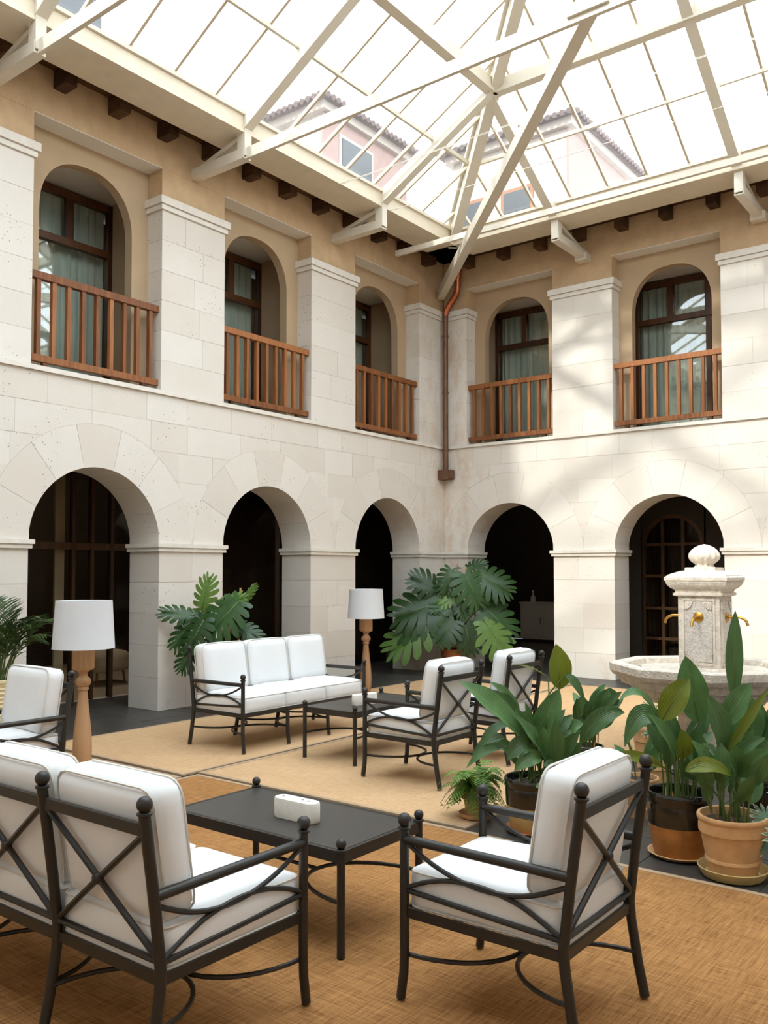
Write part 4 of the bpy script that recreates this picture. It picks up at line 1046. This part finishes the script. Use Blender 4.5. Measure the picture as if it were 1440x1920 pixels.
def aspidistra(key, label, loc, zs, rs, olive=()):
    rnd = random.Random(key)
    t = thing('potted_aspidistra', label, 'potted plant', loc, 0, 'potted plants around the fountain')
    for i, (bx, by, bz, tx, ty, tz, w, arch) in enumerate(LEAVES[key]):
        b = rel(t, (bx,by,bz)); p = rel(t, (tx,ty,tz))
        a = rnd.uniform(0, 2*PI); q = rs*rnd.uniform(.2, .8)
        leaf_part(t, b, p, w, arch, (q*math.cos(a), q*math.sin(a), zs), 'leaf_olive' if i in olive else 'leaf_aspidistra', rnd)
    # a few inner, half hidden leaves and bare stalks fill the clump
    for i in range(15):
        a = rnd.uniform(0, 2*PI); q = rs*rnd.uniform(.2, .9); h = rnd.uniform(.08, .28)
        b = Vector((q*1.2*math.cos(a), q*1.2*math.sin(a), zs+h)); p = b+Vector((rnd.uniform(-.12,.12)+.08*math.cos(a), rnd.uniform(-.1,.1)+.08*math.sin(a), rnd.uniform(.12,.24)))
        leaf_part(t, b, p, rnd.uniform(.05,.08), .05, (q*math.cos(a), q*math.sin(a), zs), 'leaf_aspidistra', rnd)
    for i in range(4):
        a = rnd.uniform(0, 2*PI); q = rs*rnd.uniform(.3, .8); p = Vector((q*math.cos(a), q*math.sin(a), zs))
        MB().tube([p, p+Vector((rnd.uniform(-.03,.03), rnd.uniform(-.03,.03), rnd.uniform(.03,.08)))], [.006, .002], 5).build('dry_stub', 'dry_leaf', t)
    return t
t = aspidistra('P1', 'large aspidistra in a black and cream glazed pot behind the right foreground armchair', (5.26, -6.98, 0), .27, .13, (0, 18))
saucer(t, .17, 'terracotta', .025); glazed_pot(t, .172, .30, 'glaze_cream', .012); soil_disc(t, .150, .27)
t = aspidistra('P4', 'aspidistra in a black and amber glazed pot beside the foreground armchair', (6.075, -6.90, 0), .29, .13, (1, 4, 5))
saucer(t, .165, 'terracotta_pale', .025); glazed_pot(t, .170, .33, 'glaze_amber', .012); soil_disc(t, .150, .29)
t = aspidistra('P5', 'aspidistra in a pale terracotta pot standing in a wide saucer', (6.39, -7.055, 0), .265, .12, (3, 6))
saucer(t, .168, 'glaze_cream', .05); terracotta_pot(t, .168, .29, .012); soil_disc(t, .143, .265)
t = aspidistra('P6', 'aspidistra in a black and cream glazed pot at the right edge', (6.36, -6.22, 0), .28, .13)
glazed_pot(t, .19, .33, 'glaze_cream', .0); soil_disc(t, .165, .29)
t = aspidistra('P3', 'small aspidistra in a dark pot on the rug left of the fountain', (4.78, -5.19, .0095), .12, .09)
glazed_pot(t, .12, .15, 'glaze_black', .0); soil_disc(t, .104, .13)

def palmate(root, c, R, nrm, spin, lobes=8, m='leaf_fatsia', edge=True):
    """fatsia leaf: lobes radiating from the stalk, pale margin as a sub-part"""
    nrm = Vector(nrm).normalized(); ax = nrm.cross(Vector((0,0,1)))
    if ax.length < .1: ax = Vector((1,0,0))
    ax.normalize(); ay = nrm.cross(ax); c = Vector(c)
    def star(k, z):
        mb = MB(); P = []
        for i in range(lobes):
            a = spin+(-1.25+2.5*i/(lobes-1))*1.15; ln = R*(1-.35*abs(i-(lobes-1)/2)/((lobes-1)/2))*k
            for (f, w) in ((.38, -.20), (.72, -.13), (1.0, 0), (.72, .13), (.38, .20)):
                P.append(c+ax*(ln*f*math.cos(a+w))+ay*(ln*f*math.sin(a+w))+nrm*(z-.10*R*f*f))
        o = [c+nrm*z]; mb.add(o+P, [(0, i+1, i+2) for i in range(len(P)-1)])
        return mb
    ob = star(.90 if edge else 1, .0015).build('leaf', m, root, True, None, fix=False)
    if edge: star(1, 0).build('leaf_margin', 'leaf_edge', ob, True, None, fix=False)
    return ob
t = thing('potted_fatsia', 'variegated fatsia with cream leaf margins at the right edge by the pale pot', 'potted plant', (6.645, -6.965, 0), 0, 'potted plants around the fountain')
terracotta_pot(t, .098, .16); soil_disc(t, .082, .14)
for (x, y, z, R, sp) in ((-.10,-.06,.30,.105,-2.4),(-.02,-.12,.24,.10,-1.6),(-.06,.02,.20,.10,-2.9),(.06,-.10,.28,.10,-1.2),(-.02,-.04,.42,.09,-2.0),(.05,.05,.36,.10,.4),(-.09,-.10,.17,.09,-2.2)):
    lf = palmate(t, (x,y,z), R, (.45+x,-.55+y,.65), sp+PI/2)
    MB().tube(bez((0,0,.14), (x*.3,y*.3,z*.8), (x,y,z), 5), .003, 5).build('stalk', 'stem', lf, True)
t = thing('potted_schefflera', 'small variegated shrub in a tall terracotta pot before the fountain', 'potted plant', (5.36, -5.36, 0), 0, 'potted plants around the fountain')
terracotta_pot(t, .15, .40, 0, 'terracotta_pale'); soil_disc(t, .125, .37)
rnd = random.Random(5)
for i in range(26):
    a = rnd.uniform(0, 2*PI); q = rnd.uniform(.03, .17); z = .40+rnd.uniform(.0, .16)-q*.2
    lf = palmate(t, (q*math.cos(a), q*math.sin(a), z), rnd.uniform(.045,.065), (math.cos(a)*.5+.3, math.sin(a)*.5-.4, .7), rnd.uniform(0, 6), 6)
    MB().tube([(0,0,.37),(q*math.cos(a), q*math.sin(a), z)], .002, 4).build('stalk', 'stem', lf, True)
for (lab, loc, R, H, nl) in (('terracotta pot with a low plant, mostly hidden behind the foreground armchair', (5.475, -7.135, 0), .085, .22, 3), ('terracotta pot with dark foliage behind the glazed pots, left of the fountain foot', (5.62, -6.30, 0), .12, .24, 6), ('terracotta pot with dark foliage at the right edge by the fountain', (6.14, -5.55, 0), .15, .30, 7)):
    t = thing('potted_aspidistra', lab, 'potted plant', loc, 0, 'potted plants around the fountain')
    terracotta_pot(t, R, H, 0, 'terracotta_pale' if R < .13 else 'terracotta'); soil_disc(t, R*.85, H*.9)
    rnd = random.Random(lab)
    for i in range(nl):
        a = rnd.uniform(0, 2*PI); q = R*.5; b = Vector((q*math.cos(a), q*math.sin(a), H+rnd.uniform(.02,.10)))
        p = b+Vector((.10*math.cos(a), .10*math.sin(a), rnd.uniform(.10,.22) if R > .11 else rnd.uniform(.03,.08)))
        leaf_part(t, b, p, rnd.uniform(.05,.08), .1, (q*.6*math.cos(a), q*.6*math.sin(a), H*.9), 'leaf_aspidistra', rnd)
# fern
t = thing('potted_fern', 'bright green fern in a small terracotta pot with saucer at the rug edge', 'potted plant', (4.86, -6.97, .012), 0, 'potted plants around the fountain')
saucer(t, .105, 'terracotta_pale', .03); terracotta_pot(t, .085, .15, .01, 'terracotta_pale'); soil_disc(t, .072, .145)
rnd = random.Random(9)
for i in range(64):
    a = rnd.uniform(0, 2*PI); L = rnd.uniform(.10, .22); up = rnd.uniform(.02, .20)
    d = Vector((math.cos(a), math.sin(a), 0)); p0 = Vector((0,0,.145))+d*.02
    pts = bez(p0, p0+d*L*.45+Vector((0,0,up+.05)), p0+d*L+Vector((0,0,up-.14*rnd.random()-.05)), 14)
    pts = [Vector((p.x, p.y, max(p.z, .03+.05*(i_%3)/3))) for i_, p in enumerate(pts)]
    m = MB(); sd = d.cross(Vector((0,0,1)))
    for k in range(2, 14):
        w = .040*math.sin(PI*min(1, (k+1)/15))+.006; dd = (pts[k+1]-pts[k-1]).normalized()
        for sgn in (-1, 1):
            q = pts[k]; e = q+sd*sgn*w+dd*w*.5-Vector((0,0,w*.25)); e.z = max(e.z, .008)
            m.add([q-dd*.005, q+dd*.008, e+dd*.004, e-dd*.003], [(0,1,2,3)])
    fr = m.build('frond', 'leaf_fern', t, False, None, fix=False)
    MB().tube(pts[::2], .0015, 4).build('rachis', 'stem', fr)

# monstera
def monstera_mesh(name, m, seed, lobes=7):
    """heart-shaped blade, unit length along +y: lobes joined near the midrib, deep narrow slits towards the margin"""
    rnd = random.Random(seed); mb = MB(); NF, NQ = 7, 3
    mid = lambda t: Vector((0, t, -.20*t*t+.03))
    for sg in (-1, 1):
        for i in range(lobes):
            tc = (i+.5)/lobes; dt = 1/lobes; jl = rnd.uniform(.93, 1.05); jz = rnd.uniform(-.03, .03); cut = rnd.uniform(.26, .42)
            o = len(mb.v)
            for k in range(NF+1):
                f = k/NF
                sh = 1.0 if f < cut else 1-.36*((f-cut)/(1-cut))**.6
                if f > .8: sh *= math.sqrt(max(.04, 1-((f-.8)/.2)**2*.9))
                for q in range(NQ+1):
                    u = q/NQ*2-1; t = tc+u*sh*dt/2
                    ang = 2.55-2.25*max(0, t)**.75; ln = (.54*max(.05, math.sin(PI*(.17+.70*t)))**.8)*jl
                    p = mid(max(0, t*1.02-.06))+Vector((sg*math.sin(ang), math.cos(ang), 0))*ln*f
                    p += Vector((0, .14*f*f*ln, -.34*ln*f*f+.05*f+jz*f*f))
                    mb.v.append(tuple(p))
            for k in range(NF):
                for q in range(NQ):
                    a_ = o+k*(NQ+1)+q; mb.f.append((a_, a_+1, a_+NQ+2, a_+NQ+1))
    mb.add([mid(.90)+Vector((-.09,0,0)), mid(.90)+Vector((.09,0,0)), mid(1.0)+Vector((.05,0,0)), mid(1.12), mid(1.0)+Vector((-.05,0,0))], [(0,1,2,3,4)])
    return mb.mesh(name, m, True, None, fix=False)
MON = [monstera_mesh('leaf', 'leaf_monstera', 1), monstera_mesh('leaf', 'leaf_monstera', 2, 8), monstera_mesh('leaf', 'leaf_monstera_light', 3, 7)]
RIB = MB().tube([(0,0,.036),(0,.5,-.012),(0,1.05,-.20)], [.014,.010,.003], 5).mesh('midrib', 'leaf_monstera_light', True)
def monstera_leaf(root, base, tip, nrm, origin, kind=0, wf=1.0):
    b, t_ = Vector(base), Vector(tip); L = (t_-b).length/1.05
    y = (t_-b).normalized(); n = Vector(nrm); x = y.cross(n).normalized(); z = x.cross(y)
    M = Matrix((x*L*wf, y*L, z*L)).transposed().to_4x4(); M.translation = b
    ob = link('leaf', MON[kind], root); ob.matrix_local = M
    rb = link('midrib', RIB, ob)
    o = Vector(origin)
    MB().tube(bez(o, (o+b)/2+Vector((0,0,.12)), b, 7), .010, 6).build('leaf_stalk', 'stem', root, True)
    return ob
# directions in the picture plane of the viewer: right = (.793,.609), towards viewer = (.609,-.793)
RT = Vector((.793, .609, 0)); TV = Vector((.609, -.793, 0)); UP = Vector((0,0,1))
def pic(r, u, d=0.): return RT*r+UP*u+TV*d
def monstera(label, loc, scale, leaves, potm, pot_r, pot_h, canes):
    t = thing('potted_monstera', label, 'potted plant', loc, 0, 'monstera plants by the arcade')
    terracotta_pot(t, pot_r, pot_h, 0, potm); soil_disc(t, pot_r*.85, pot_h*.9)
    for (r0, u0, r1, u1, d, kind, wf) in leaves:
        ori = Vector((0,0,pot_h*.9+max(0, u0-pot_h)*.35))+RT*r0*.12
        monstera_leaf(t, pic(r0, u0, d), pic(r1, u1, d+.10), TV+UP*.55+RT*.15*(1 if r1 > r0 else -1), ori, kind, wf)
    for (r, h) in canes: MB().tube([pic(r, pot_h*.85), pic(r+.03, h)], .011, 7).build('cane', 'cane', t, True)
    MB().tube(spline([(0,0,pot_h*.85), pic(.03,pot_h+.25), pic(.0,pot_h+.5)], 4), [.03]*9, 8).build('trunk', 'stem_dark', t, True)
monstera('large monstera with split leaves in a terracotta pot in the court corner', (.58, -.62, 0), 1, [
    (-.18,1.05,-.86,.86,.15,0,1.15),(-.22,1.22,-.62,1.42,.05,1,1.1),(-.25,.95,-.80,.62,.2,0,1.0),(-.30,.78,-.95,.38,.22,2,.95),
    (-.04,1.52,-.14,1.18,.12,1,1.2),(.14,1.45,.36,1.02,.22,0,1.35),(.36,1.45,.82,1.22,.12,1,1.15),(.22,1.55,.46,1.62,-.05,0,1.0),
    (.42,.98,.84,.60,.12,0,1.2),(.42,.76,.74,.34,.22,2,1.2),(.38,1.18,.72,.92,.0,1,1.0),(-.02,.78,-.28,.50,.30,0,1.35),(.14,.72,.22,.34,.30,0,1.25),
    (.02,1.15,-.22,1.02,.15,2,.9),(.05,1.05,.16,.82,.2,1,1.0),(-.10,.95,-.36,.98,.2,1,.8)], 'terracotta', .20, .36, [(.03,1.60),(.16,1.55),(.30,1.52)])
monstera('monstera with cane supports behind the far sofa, against the left wall pier', (.40, -5.13, 0), 1, [
    (.30,1.16,-.02,.84,.15,1,1.15),(-.20,1.02,-.50,1.08,.1,0,.8),(-.10,1.10,-.02,1.42,.05,2,.8),(.08,1.12,.34,1.22,.02,2,.9),
    (-.22,.95,-.38,.70,.1,0,1.0),(-.05,.98,-.22,.66,.2,0,1.0),(.30,.92,.54,.78,.1,1,.9),(-.15,.70,-.28,.46,.2,1,1.0),(.05,.75,.10,.48,.2,0,1.1),
    (.36,.72,.50,.54,.12,2,.8),(.0,1.02,-.30,1.0,.05,1,.8),(.34,1.18,.46,1.34,.0,2,.5)], 'terracotta', .19, .34, [(-.12,1.16),(.16,1.10),(.27,1.32)])

# palm in a ribbed cream pot
t = thing('potted_palm', 'feathery palm in a ribbed cream pot at the left edge', 'potted plant', (.40, -7.56, .0), 0)
prof = []
for i in range(15):
    z = .02+.52*i/14; r = .17+.05*i/14; prof += [(r, z-.012), (r+.007, z), (r, z+.012)]
MB().lathe([(.165,0)]+prof+[(.235,.555),(.238,.575),(.225,.58),(.205,.56),(.20,.5)], 28).build('pot', 'cream_pot', t, True, 35)
soil_disc(t, .20, .52)
rnd = random.Random(21)
for i in range(22):
    a = rnd.uniform(0, 2*PI); L = rnd.uniform(.55, .85); lean = rnd.uniform(.12, .55)
    d = Vector((math.cos(a), math.sin(a), 0)); p0 = Vector((0,0,.52))+d*rnd.uniform(.01,.08)
    if d.x < -.3: lean *= .45
    pts = bez(p0, p0+d*L*lean*.35+UP*L*.75, p0+d*L*lean*1.15+UP*L*(.95-.55*lean), 22)
    m = MB(); sd = d.cross(UP).normalized()
    for k in range(6, 22):
        dd = (pts[k+1]-pts[k-1]).normalized() if k < 22 else (pts[k]-pts[k-1]).normalized()
        ll = .20*math.sin(PI*(.22+.70*(k-6)/16))+.04
        for sgn in (-1, 1):
            e = pts[k]+(sd*sgn*.62+dd*.75-UP*.15).normalized()*ll-UP*ll*.30*rnd.random()
            mdp = (pts[k]+e)/2+UP*.012; pp = dd.cross((e-pts[k]).normalized()).cross((e-pts[k]).normalized()).normalized()*.007
            m.add([pts[k]-pp*.4, pts[k]+pp*.4, mdp+pp, e, mdp-pp], [(0,1,2,4),(4,2,3)])
    fr = m.build('frond', 'leaf_palm', t, False, None, fix=False)
    MB().tube(pts[::2], [.006-.0045*j/11 for j in range(12)], 5).build('rachis', 'stem', fr, True)
